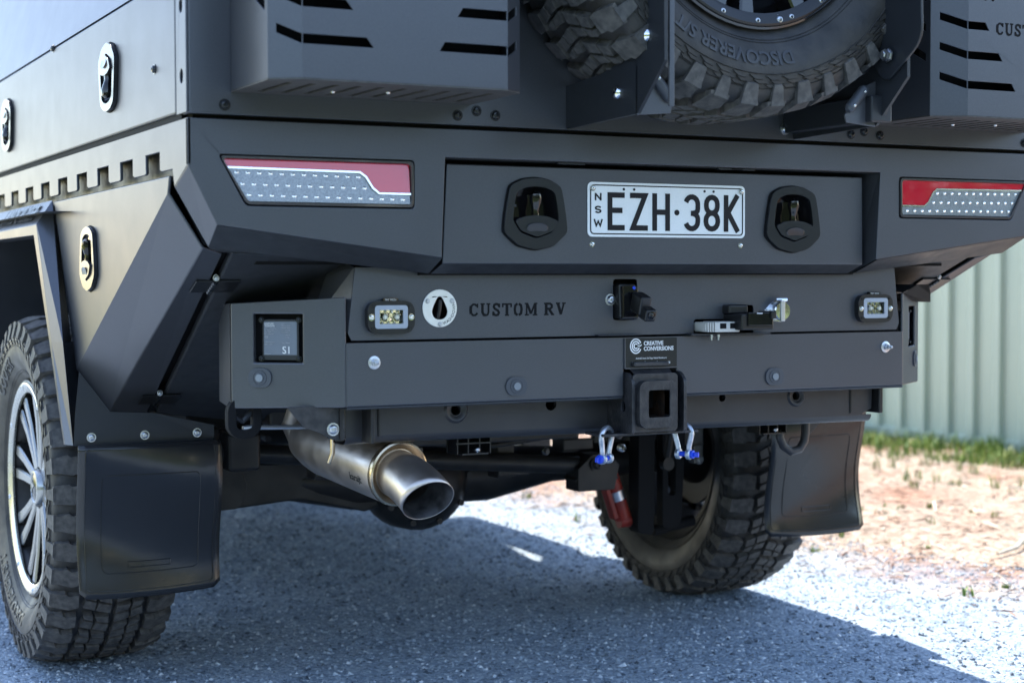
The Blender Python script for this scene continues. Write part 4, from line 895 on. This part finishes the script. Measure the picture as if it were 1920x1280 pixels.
for x_, y_, z_ in ((-.28, 1.05, .47), (.12, 1.02, .46), (.30, 1.0, .52), (-.42, .9, .50)):
    mb = MB().box((x_, y_, z_), (.05, .06, .10)); mb.box((x_+.02, y_-.03, z_-.03), (.09, .012, .03)); mb.build('axle_bracket', CHASSIS, T, bevel=.004)
mb = MB(); mb.tube([(.15, .9, .60), (.40, .95, .585), (.62, .98, .60)], .016, 10); mb.tube([(-.30, .80, .58), (-.05, .84, .55), (.30, .80, .57), (.55, .86, .60)], .011, 8); mb.build('sway_bar', CHASSIS, T)
mb = MB().tube([(.58, .90, .60), (.57, .93, .44)], .010, 8); mb.lathe([(-.012, .001), (-.012, .018), (.012, .018), (.012, .001)], (.57, .93, .43), (0, 1, 0), 12); mb.build('sway_link', CHASSIS, T)
for x_, z_ in ((.33, .53), (.12, .50), (-.22, .52), (.58, .585)): MB().lathe([(0, .011), (.008, .011), (.009, .006), (.016, .006), (.016, .0001)], (x_, .78, z_), (0, -1, 0), 6).build('nut', HANDLE, T)
# brake parts and wiring seen in front of the right wheel
bk = empty('brake_caliper', (.70, 1.0, .50), T)
mb = MB().box((0, 0, 0), (.035, .05, .07)); mb.box((-.005, -.02, -.055), (.03, .03, .05)); mb.tube([(0, -.03, .05), (-.01, -.04, .09), (-.005, -.03, .12)], .009, 8); mb.build('caliper_body', mat('cast_iron', (.16, .15, .14), .5, .6, .5, noise=(30, .3, (.25, .24, .22)), bump=(80, .5, .003)), bk, bevel=.006)
for z in (-.07, .03, .075): bolt((0, -.03, z), SILV, bk, s=1.3)
mb = MB()
for k in range(5):
    z0 = .55+.02*k; mb.tube([(-.35, .7+.02*k, z0), (-.1, .62, z0-.012), (.15, .66, z0+.006), (.4, .75, z0-.008)], .006, 7)
mb.build('brake_line', CHASSIS, T)
MB().lathe([(0, .010), (.012, .010), (.014, .006), (.022, .006)], (.30, .72, .505), (0, -1, 0), 10).build('bolt', SILV, T)
MB().box((-.15, .6, .56), (.5, .05, .02)).build('cross_tube', CHASSIS, T, bevel=.004)
[MB().box((.93*s_, 2.75, .65), (.12, .8, .70)).build('side_blocker', CHASSIS, T, bevel=.01) for s_ in (-1, 1)]  # boxes added at the sides to block bright ground from view
MB().box((0, 2.3, .60), (1.38, .9, .34)).build('tank_blocker', CHASSIS, T, bevel=.03)  # dark box added to hide the bright ground strip behind the axle
MB().box((0, 1.72, .72), (1.2, .08, .22)).build('cross_member', CHASSIS, T, bevel=.01)
for x, z, a in ((-.5, .62, 0), (-.35, .60, 1), (-.60, .52, 1)): MB().box((x, .95, z), (.08, .07, .09)).build('bump_stop', CHASSIS, T, bevel=.01)
# ---- wheel wells, flares, mudflaps
for s in (-1, 1):
    S = lambda x, y, z: (x*s, y, z)
    L0, L1, L2, L3 = S(1.03, 1.121, 1.051), S(1.03, .968, .785), S(1.03, .834, .566), S(1.03, 1.95, 1.044)
    M0, M1, M2, M3 = S(.990, 1.135, 1.108), S(1.018, .901, .786), S(1.018, .808, .566), S(.990, 2.0, 1.104)
    I0, I1, I2, I3 = S(1.03, 1.154, 1.027), S(1.03, .991, .785), S(1.03, .850, .566), S(1.03, 1.93, 1.027)
    K0, K1, K2 = S(.988, 1.128, 1.095), S(.975, 1.02, .786), S(.975, .93, .566)
    J0, J1, J2, J3 = S(.97, 1.17, 1.027), S(.97, 1.05, .785), S(.97, .95, .566), S(.97, 1.92, 1.027)
    Lf, If, Jf, Mf = S(1.03, 2.35, .60), S(1.03, 2.32, .60), S(.97, 2.3, .60), S(.992, 2.22, .60)
    V = [L0, L2, L3, M0, M2, M3, I0, I2, I3, J0, J2, J3, Lf, If, Jf, Mf, L1, M1, I1, J1, K0, K1, K2]
    F = [(2, 0, 3, 5), (0, 16, 17, 3), (16, 1, 4, 17), (3, 17, 21, 20), (17, 4, 22, 21), (8, 6, 0, 2), (6, 18, 16, 0), (18, 7, 1, 16), (11, 9, 6, 8), (9, 19, 18, 6), (19, 10, 7, 18), (12, 2, 5, 15), (13, 8, 2, 12), (14, 11, 8, 13)]
    mb = MB(); mb.add(V, F); mb.build('fender_flare', PAINT, T, bevel=.0012, seg=2)
    # navy bracket plate carrying the flap
    P = [S(1.040, .700, .575), S(.738, .700, .575), S(.738, .700, .607), S(.868, .703, .638), S(.962, .703, .644), S(1.026, .704, .731), S(1.036, .703, .640)]
    mb = MB(); mb.add(P, [(0, 1, 2, 3, 4, 5, 6)]); mb.build('flap_bracket', POWDER, T, recalc=False)
    mb = MB(); quad(mb, S(1.016, .81, .567), S(1.016, .90, .786), S(.93, 1.02, .786), S(.93, .95, .567)); quad(mb, S(.985, .93, .56), S(.735, .93, .56), S(.735, .93, .70), S(.985, .93, .72)); mb.build('well_rear_wall', POWDER, T, recalc=False)
    wp = [(.72, .56), (.86, 1.08), (1.9, 1.08), (2.15, .56)]
    mb = MB(); quad(mb, S(.715, .72, .80), S(.715, 1.9, .80), S(.715, 1.9, 1.08), S(.715, .72, 1.08)); quad(mb, S(.715, .8, 1.075), S(.715, 2.1, 1.075), S(1.04, 2.1, 1.075), S(1.04, .95, 1.075)); quad(mb, S(.60, 1.85, 1.08), S(1.04, 1.85, 1.08), S(1.04, 2.2, .5), S(.60, 2.2, .5)); mb.build('wheel_well', mat_well if s > 0 else None or mat_well, T, recalc=False) if False else mb.build('wheel_well', POWDER, T, recalc=False)
    for x in (1.003, .890, .776): bolt(S(x, .700, .592), ZINC, s=.95)
    # mudflap: moulded sheet with a soft wave
    nu, nv = 20, 26; V = []; x0, x1 = .728, 1.035
    for j in range(nv+1):
        for i in range(nu+1):
            a, b = i/nu, j/nv; x = x0+(x1-x0)*a; z = .577-.325*b
            bul = .010*math.sin(math.pi*b*.9)*(1-(2*a-1)**2)+.016*math.sin(b*5.6+a*1.2+.4)+.004*math.sin(a*4+b*3)
            ed = -.008*(abs(2*a-1)**4)*b
            V.append(S(x+.008*b*(1 if s > 0 else -.4), .692-bul*.8-ed+.012*b, z-.006*math.sin(a*3.1)*b+.012*max(0, (abs(2*a-1)-.90)/.10)**2*max(0, (b-.85)/.15)))
    F = [(j*(nu+1)+i, j*(nu+1)+i+1, (j+1)*(nu+1)+i+1, (j+1)*(nu+1)+i) for j in range(nv) for i in range(nu)]
    fl = empty('mudflap', (0, 0, 0), T)
    mb = MB(); mb.add(V, F); ob = mb.build('flap_sheet', RUBBER, fl, solid=.004)
    def on(a, b, off=.0012):
        i, j = a*nu, b*nv; ii, jj = min(int(i), nu-1), min(int(j), nv-1); fa, fb = i-ii, j-jj
        q = lambda I, J: Vector(V[J*(nu+1)+I]); p = (q(ii, jj)*(1-fa)+q(ii+1, jj)*fa)*(1-fb)+(q(ii, jj+1)*(1-fa)+q(ii+1, jj+1)*fa)*fb
        return p+Vector((0, -.0035-off, 0))
    def groove(P, r_, cl=True):
        mb_ = MB(); PP = [on(*p) for p in P]; 
        if cl: PP = PP+[PP[0]]
        mb_.tube(PP, r_, 6); mb_.build('moulded_rib', RUBBER, fl)
    groove([tuple(Vector(P0).lerp(Vector(P1), q/5)) for P0, P1 in zip(rrect(.05, .02, .95, .95, .03, 3), rrect(.05, .02, .95, .95, .03, 3)[1:]+rrect(.05, .02, .95, .95, .03, 3)[:1]) for q in range(5)], .0010)
    def densify(P, k=6): return [tuple(Vector(P[i]).lerp(Vector(P[(i+1) % len(P)]), t_/k)) for i in range(len(P)) for t_ in range(k)]
    groove(densify(rrect(.16, .20, .84, .84, .04, 3), 3), .0010)
    groove(densify([(.36, .77), (.66, .77), (.66, .805), (.36, .805)], 4), .0010)
    def ft(c_): 
        a = .51+c_.x/.307*(1 if s > 0 else -1)*(1); b = .788-c_.y/.325
        return on(a, b, .0006+c_.z)
    txt('TRUCKMATE', .0105, (0, 0, 0), X, Z, RUBBER, 'lettering', fl, fn=ft, sx=1, bold=.0002, depth=.001)
# lettering on the left flare face
a_, b_ = Vector((-1.05, 1.10, 1.047)), Vector((-1.05, 2.0, 1.047)); top_ = Vector((-.992, 1.13, 1.107))
def flt(c_):
    k = c_.y/.052; base = Vector((-1.03, 0, 1.049)); tt = Vector((-.990, 0, 1.107)); f_ = (k+.5)
    q = base.lerp(tt, f_); nrm = Vector((-.82, 0, .57)); return Vector((q.x, 1.42-c_.x*1.42, q.z))+nrm*(.0045+c_.z)
txt('LANDCRUISER', .046, (0, 0, 0), X, Z, PRINTB, 'lettering', T, fn=flt, bold=.0018)
# ---- wheels
def tyre_mesh():
    mb = MB(); prof = [(.098, .245), (.112, .262), (.128, .285), (.143, .315), (.1475, .338), (.146, .360), (.142, .378), (.136, .392), (.122, .400), (.06, .4035), (0, .4045)]
    prof = prof+[(-x, r_) for x, r_ in prof[-2::-1]]
    mb.lathe([(x, r_) for x, r_ in prof], (0, 0, 0), (1, 0, 0), 96)
    V0 = len(mb.v)
    o = MB()
    return mb
def lug(mb, poly, rb, rt_, sh=.93):
    """poly of (x axial, angle) ; raised block between radii rb and rt_(x)"""
    n = len(poly); cx = sum(p[0] for p in poly)/n; ca = sum(p[1] for p in poly)/n; V = []
    for x, a in poly: V.append((x, rb*math.cos(a), rb*math.sin(a)))
    for x, a in poly:
        x2 = cx+(x-cx)*sh; a2 = ca+(a-ca)*sh; r_ = rt_(x2); V.append((x2, r_*math.cos(a2), r_*math.sin(a2)))
    mb.add(V, [tuple(range(n, 2*n))]+[(i, (i+1) % n, n+(i+1) % n, n+i) for i in range(n)])
crown = lambda x: .420-.30*x*x-(.0 if abs(x) < .11 else (abs(x)-.11)*.35)
def build_tyre(name, parent, letters):
    o = tyre_mesh().build(name, TYRE, parent, ang=40)
    tr_ = MB(); NP = 40; pa = 2*math.pi/NP; rr_ = random.Random(5)
    for i in range(NP):
        a = i*pa
        for s in (-1, 1):
            a0 = a+(.5*pa if s > 0 else 0); wj = .30+.05*(i % 2)
            # shoulder lug with stepped outline
            P = [(.078*s, a0-.30*pa), (.100*s, a0-.40*pa), (.144*s, a0-.36*pa+.10*pa*(i % 2)), (.144*s, a0+.30*pa-.06*pa*(i % 2)), (.112*s, a0+.36*pa), (.104*s, a0+.26*pa), (.080*s, a0+.30*pa)]
            lug(tr_, P, .396, crown)
            # lug wrapping down the sidewall
            V = []
            w0 = .30 if i % 2 else .24
            for q, (x, r_) in enumerate(((.1445, .404), (.1450, .392), (.1500, .372), (.1505, .366))):
                for e in (-1, 1): b2_ = a0+e*(w0-.03*q)*pa; V.append((x*s, r_*math.cos(b2_), r_*math.sin(b2_)))
            for q, (x, r_) in enumerate(((.130, .404), (.130, .392), (.140, .372), (.142, .360))):
                for e in (-1, 1): b2_ = a0+e*(w0-.03*q)*pa; V.append((x*s, r_*math.cos(b2_), r_*math.sin(b2_)))
            tr_.add(V, [(0, 1, 3, 2), (2, 3, 5, 4), (4, 5, 7, 6), (0, 2, 10, 8), (2, 4, 12, 10), (4, 6, 14, 12), (1, 9, 11, 3), (3, 11, 13, 5), (5, 13, 15, 7), (6, 7, 15, 14), (0, 8, 9, 1)])
            # centre blocks, two per pitch and side, skewed with a sipe between
            sk = .34*pa
            b0 = a+(.25*pa if s > 0 else -.25*pa)
            lug(tr_, [(.006*s, b0-.42*pa), (.040*s, b0-.34*pa+sk*.3), (.036*s, b0+.02*pa+sk*.3), (.004*s, b0-.02*pa)], .398, crown, .94)
            lug(tr_, [(.043*s, b0-.32*pa+sk*.3), (.070*s, b0-.16*pa+sk*.3), (.066*s, b0+.20*pa+sk*.3), (.040*s, b0+.05*pa+sk*.3)], .398, crown, .94)
            lug(tr_, [(.005*s, b0+.06*pa), (.034*s, b0+.10*pa+sk*.3), (.040*s, b0+.36*pa+sk*.3), (.008*s, b0+.42*pa)], .398, crown, .94)
            lug(tr_, [(.041*s, b0+.13*pa+sk*.3), (.064*s, b0+.28*pa+sk*.3), (.068*s, b0+.48*pa+sk*.3), (.045*s, b0+.44*pa+sk*.3)], .398, crown, .94)
    tr_.build('tread', TREAD, parent, bevel=0, ang=25)
    sw = MB(); NS = 60; ps = 2*math.pi/NS
    def sx_(r_): return np.interp(r_, [.262, .285, .315, .338, .360, .378], [.112, .128, .143, .1475, .146, .142])
    for i in range(NS):
        a = i*ps
        for s in (-1, 1):
            for (ra, rb, a0, a1, sk, hh) in ((.350, .357, .05, .55, .35, .0032), (.3585, .364, .30, .92, .30, .0038), (.3655, .3705, .02, .52, .25, .0030)):
                V = []
                for top in (0, 1):
                    for r_, aa in ((ra, a0), (ra, a1), (rb, a1+sk), (rb, a0+sk)):
                        x = float(sx_(r_))+(hh if top else -.002); t_ = a+aa*ps; V.append((x*s, r_*math.cos(t_), r_*math.sin(t_)))
                sw.add(V, [(4, 5, 6, 7), (0, 1, 5, 4), (1, 2, 6, 5), (2, 3, 7, 6), (3, 0, 4, 7)])
    for s in (-1, 1):
        for r_ in (.3465, .3728):
            x = float(sx_(r_)); sw.lathe([(x-.001, r_-.0012), (x+.0022, r_), (x-.001, r_+.0012)], (0, 0, 0), (s, 0, 0), 96)
        for r_ in (.287, .282): x = float(sx_(r_)); sw.lathe([(x-.001, r_-.0012), (x+.0015, r_), (x-.001, r_+.0012)], (0, 0, 0), (s, 0, 0), 96)
    sw.build('sidewall_pattern', TYRE, parent, ang=25)
    # raised lettering, outer (+x) side; angle measured so the letters' tops point outward
    for word, ac, size in letters:
        def fn(c_, ac=ac):
            r_ = .3155+c_.y; t_ = R(ac)+c_.x/.3155           # seen from +x the y axis runs to the right
            x = float(sx_(r_))+.0012+c_.z
            return Vector((x, r_*math.sin(t_), r_*math.cos(t_)))
        txt(word, size, (0, 0, 0), X, Z, TYLET, 'lettering', parent, fn=fn, bold=.0008, depth=.0022)
TYLET = mat('tyre_lettering', (.034, .034, .036), .4)
def build_rim(parent, style):
    black = style == 'black'
    MB().lathe([(.100, .245), (.118, .258), (.122, .262), (.124, .258), (.118, .246), (.105, .240), (.09, .232), (.03, .222), (-.09, .222), (-.10, .245), (-.112, .258), (-.105, .262), (-.098, .246)], (0, 0, 0), (1, 0, 0), 72).build('rim_barrel', CHASSIS if not black else RIMBLK, parent)
    MB().lathe([(.117, .2575), (.1255, .256), (.1268, .252), (.123, .2385), (.119, .232), (.114, .232)], (0, 0, 0), (1, 0, 0), 72).build('rim_lip', MACH if not black else PLASTIC, parent)
    sm = SPOKEF if not black else RIMBLK; spoke = None
    for k in range(8):
        a = k*math.pi/4+R(11)
        for e in (-1, 1):
            # a spoke is a tapered bar along +z at angle 0
            if spoke is None:
                V = []
                for r_, hw, x0_, x1_ in ((.050, .0100, .055, .098), (.10, .0085, .055, .100), (.165, .0090, .055, .104), (.234, .0125, .075, .112)):
                    V += [(x1_-.004, -hw-.0035, r_), (x1_, -hw, r_), (x1_, hw, r_), (x1_-.004, hw+.0035, r_), (x0_, hw+.006, r_), (x0_, -hw-.006, r_)]
                F = [(i*6+j, i*6+(j+1) % 6, (i+1)*6+(j+1) % 6, (i+1)*6+j) for i in range(3) for j in range(6)]+[(0, 5, 4, 3, 2, 1), (18, 19, 20, 21, 22, 23)]
                mb = MB(); mb.add(V, F); me_o = mb.build('spoke', RIMBLK, parent); spoke = me_o
                me_o.data.materials.append(sm)
                for p in me_o.data.polygons:
                    if p.normal.x > .55: p.material_index = 1
                o = spoke
            else: o = spoke.copy(); COL.objects.link(o)
            o.matrix_basis = Matrix.Rotation(-(a+e*.135), 4, 'X') @ Matrix.Translation((0, 0, 0))
        bo = bolt((0, 0, 0), ZINC, parent, s=.9, name='rim_bolt'); aa = a+math.pi/8; bo.matrix_basis = Matrix.Translation((.121, .2465*math.sin(aa), .2465*math.cos(aa))) @ Matrix.Rotation(R(90), 4, 'Z') @ Matrix.Scale(.95, 4)
    if black:
        for k in range(20):
            aa = k*math.pi/10; bo = bolt((0, 0, 0), ZINC, parent, s=.8, name='rim_bolt'); bo.matrix_basis = Matrix.Translation((.121, .2465*math.sin(aa), .2465*math.cos(aa))) @ Matrix.Rotation(R(90), 4, 'Z') @ Matrix.Scale(.8, 4)
    MB().lathe([(.03, .070), (.085, .068), (.092, .060), (.094, .045), (.085, .043)], (0, 0, 0), (1, 0, 0), 40).build('hub', RIMBLK, parent)
    MB().lathe([(.085, .047), (.104, .046), (.110, .042), (.111, .036), (.108, .034)], (0, 0, 0), (1, 0, 0), 32).build('hub_cap_ring', MACH if not black else RIMBLK, parent)
    MB().lathe([(.100, .036), (.108, .034), (.111, .026), (.112, .0001)], (0, 0, 0), (1, 0, 0), 32).build('hub_cap', GLOSS, parent)
    MB().ribbon([(-.016, -.012), (-.002, .014), (.003, .002), (.016, .010)], .005, (.1135, 0, 0), Y, Z, .002).build('hub_logo', MACH, parent)
    MB().lathe([(-.03, .16), (-.012, .16), (-.012, .05), (.03, .05)], (0, 0, 0), (1, 0, 0), 40).build('brake_disc', mat_disc, parent)
    MB().lathe([(-.10, .05), (-.02, .10), (.02, .10), (.03, .02)], (0, 0, 0), (1, 0, 0), 32).build('hub_carrier', CHASSIS, parent)
mat_disc = mat('brake_disc_steel', (.07, .065, .065), .45, .8, .5)
def wheel(loc, rot, style='machined', letters=(('DISCOVERER S/T', 180, .040), ('COOPER', 0, .040))):
    wh = empty('wheel', loc, T); wh.rotation_euler = rot
    build_tyre('tyre', wh, letters); build_rim(wh, style); return wh
# outer side is local +x ; left wheels turned half a turn
wl_ = wheel((-.902, 1.290, .4195), (0, 0, math.pi), letters=(('DISCOVERER S/T', 205, .040), ('COOPER', -32, .042)))
for loc_, rot_ in (((.902, 1.290, .4195), (R(7), 0, 0)), ((-.86, 4.3, .4195), (R(40), 0, math.pi)), ((.86, 4.3, .4195), (R(80), 0, 0))):
    c_ = copy_tree(wl_, T); c_.location = loc_; c_.rotation_euler = rot_
sp_ = empty('spare_wheel', (0.0, -.150, 1.640), T); sp_.rotation_euler = (R(180-0), 0, R(-90)); 
build_tyre('tyre', sp_, (('DISCOVERER S/T', 12, .036), ('COOPER', 180, .042))); build_rim(sp_, 'black')
for o_ in list(sp_.children):
    if o_.name.startswith(('brake_disc', 'hub_carrier')): bpy.data.objects.remove(o_)
# ---- spare wheel carrier arms
def arm(x, s):
    c = empty('carrier_arm', (x, 0, 1.2), T); th = .007
    P = [(0.002, .009), (.02, .009), (.262, .0145), (.352, .098), (.350, .225), (.345, .62), (.258, .62), (.257, .225), (.253, .135), (.235, .118), (.13, .098), (.0, .090)]
    P = [(y if True else -y, z) for y, z in P]
    MB().plate([P], (0, 0, 0), (0, -1, 0), Z, th).build('side_plate', POWDER, c, bevel=.0012)
    if s > 0:
        MB().plate([rpoly([(.30, .06), (.40, .13), (.395, .26), (.30, .40), (.26, .30), (.26, .10)], .03, 5)], (-.008, 0, .03), (0, -1, 0), Z, .006).build('doubler_plate', POWDER, c, bevel=.002)
        MB().box((0.0, -.14, .045), (.05, .28, .05)).build('channel', POWDER, c, bevel=.003)
    k = -s
    fp = [(0, .012), (.070*k, .018), (.074*k, .032), (.034*k, .085), (0, .10)]
    if k < 0: fp = fp[::-1]
    MB().plate([fp], (0, -.262, 0), X, Z, .005).build('corner_gusset', PAINT, c, bevel=.001)
    a0, a1 = Vector((.028*k, -.266, .086)), Vector((.070*k, -.266, .040))
    MB().tube([a0, a0.lerp(a1, .1), a0.lerp(a1, .9), a1], [.006, .0105, .0105, .006], 12).build('buffer', SENS, c)
    for q in (.2, .8): bolt(tuple(a0.lerp(a1, q)+Vector((0, -.009, 0))), CHROME, c, s=.4, name='screw')
    if s < 0:
        MB().box((.018, -.345, .32), (.010, .006, .60)).build('front_flange', PAINT, c, bevel=.001)
    return c
cl = arm(-.250, -1); cr = arm(.285, 1)
for y, z in ((.293, 1.348), (.194, 1.258)):
    o_ = MB().lathe([(0, .0125), (.002, .0125), (.006, .010), (.008, .006), (.0075, .003), (.0045, .003)], (0, 0, 0), (-1, 0, 0), 16).build('bolt', CHROME, cl); o_.location = (-.0002, -y, z-1.2)
o_ = MB().lathe([(0, .014), (.002, .014), (.003, .011), (.011, .011), (.012, .006), (.014, .005), (.014, .0001)], (0, 0, 0), (-1, 0, 0), 6).build('nut', ZINC, cr); o_.location = (-.014, -.314, .142)
MB().box((.02, -.10, 1.70), (.50, .10, .10)).build('carrier_crossbar', POWDER, T, bevel=.004)
# ---- storage boxes
def storage_box(x0, xb, x1, xe, inner_slots, tag_=None):
    """x0 left edge (y -.20), xb left bend (y -.23), x1 right bend, xe right edge (y -.20)"""
    b = empty('storage_box', ((x0+xe)/2, 0, 1.245), T); ox = (x0+xe)/2; zt = .62; zb = .003; yb, yf = -.20, -.23
    sh_ = lambda P: [(p[0]-ox, p[1]) for p in P]
    H = []
    pitch_ = .0595
    if inner_slots == 'L':
        ls = [(.124-.036*i, .059+pitch_*i) for i in range(4)]; rs = [(.128-.034*i, .061+pitch_*i) for i in range(4)]
        for l, z in ls: H.append([(xb+.0012, z), (xb+.0012, z+.0155), (xb+l-.012, z+.0155), (xb+l, z)] if l > .03 else None)
        for l, z in rs: H.append([(x1-.0012, z), (x1-.0012, z+.0155), (x1-l+.010, z+.0155), (x1-l, z)] if l > .03 else None)
    else:
        ls = [(.128-.036*i, .057+pitch_*i) for i in range(4)]
        for l, z in ls: H.append([(xb+.0012, z), (xb+.0012, z+.0155), (xb+l-.010, z+.0155), (xb+l, z)] if l > .03 else None)
    H = [sh_(h) for h in H if h]
    MB().plate([sh_([(xb, zb), (x1, zb), (x1, zt), (xb, zt)])]+H, (0, yf, 0), X, Z, .003).build('front_panel', PAINT, b, bevel=.0006, seg=1)
    def slant(xa, ya_, xc, yc, slots, nm, m_=PAINT):
        A_, B2 = Vector((xa-ox, ya_, 0)), Vector((xc-ox, yc, 0)); U_ = (B2-A_).normalized(); l_ = (B2-A_).length
        hs = [[(p*l_, z) for p, z in h] for h in slots]
        MB().plate([[(0, zb), (l_, zb), (l_, zt), (0, zt)]]+hs, A_, U_, Z, .003).build(nm, m_, b, bevel=.0006, seg=1)
    zl = [z for l, z in ls]
    slant(x0, yb, xb, yf, [[(.25, z+.018), (.975, z), (.975, z+.0155), (.25, z+.033)] for z in zl], 'corner_panel')
    slant(x1, yf, xe, yb, [[(.025, z), (.7, z+.015), (.7, z+.031), (.025, z+.0155)] for z in zl] if inner_slots == 'L' else [], 'corner_panel')
    slant(x0, -.002, x0, yb, [[(.45, z+.105), (.93, z+.055), (.93, z+.071), (.45, z+.125)] for z in zl], 'side_panel')
    slant(xe, yb, xe, -.002, [], 'side_panel')
    n_ = 10 if inner_slots == 'L' else 11; HS = []
    for i in range(n_):
        cx = (x0+.045+(xe-x0-.09)*i/(n_-1))-ox; HS.append([(cx-.006, -.178), (cx+.006, -.178), (cx+.004, -.032), (cx-.008, -.032)])
    o = MB().plate([[(x0-ox, -.001), (x0-ox, yb), (xb-ox, yf), (x1-ox, yf), (xe-ox, yb), (xe-ox, -.001)]]+HS, (0, 0, .004), X, Y, .003).build('base_panel', BOXBASE, b)
    # contents: dark liner
    MB().box((0, -.09, .32), (xe-x0-.03, .12, .56)).build('liner', DARK, b)
    MB().box((.02, -.10, .03), (.3, .05, .02)).build('tray_strap', PLASTIC, b)
    for i in range(2): MB().lathe([(0, .004), (.003, .003), (.0035, .001)], ((x0+.15+.09*i)-ox, -.10-.03*(i % 2), -.0005), (0, 0, -1), 8).build('rivet', SILV, b)
    return b
storage_box(-.912, -.863, -.491, -.452, 'L')
bR = storage_box(.474, .545, .87, .915, 'R')
GWB = dict(GW)
for mb in serif('CUSTOM RV', .619, 1.4145, .0245, GW, (0, -.2306, 0), X, Z, .003):
    o = mb.build('shade_letter', DARK, bR); o.location = (-(.474+.915)/2, 0, -1.245)  # dark solids stand for the shade inside cut-out letters
for x in (.590, .610): bolt((x-(.474+.915)/2, -.23, 1.484-1.245), DARK, bR, s=.35, name='rivet')
# ---- cab (ahead of the camper, out of the picture; casts its shadow)
cb = empty('cab', (0, 3.9, .5), T)
P = [(-3.05, 1.95), (-3.05, .62), (-4.85, .62), (-4.95, 1.15), (-4.0, 1.28), (-3.75, 1.95)][::-1]
MB().plate([[(y+3.9, z-.5) for y, z in P]], (-.90, 0, 0), (0, -1, 0), Z, 1.8).build('cab_body', PAINT, cb, bevel=.04)
MB().plate([[(-.02+.85, .82), (.15, .82), (.25, 1.38), (.80, 1.38)]], (-.905, 0, 0), (0, -1, 0), Z, 1.81).build('side_window', GLASS, cb)
MB().box((0, 1.02, .12), (1.8, .12, .26)).build('front_bumper', POWDER, cb, bevel=.03)
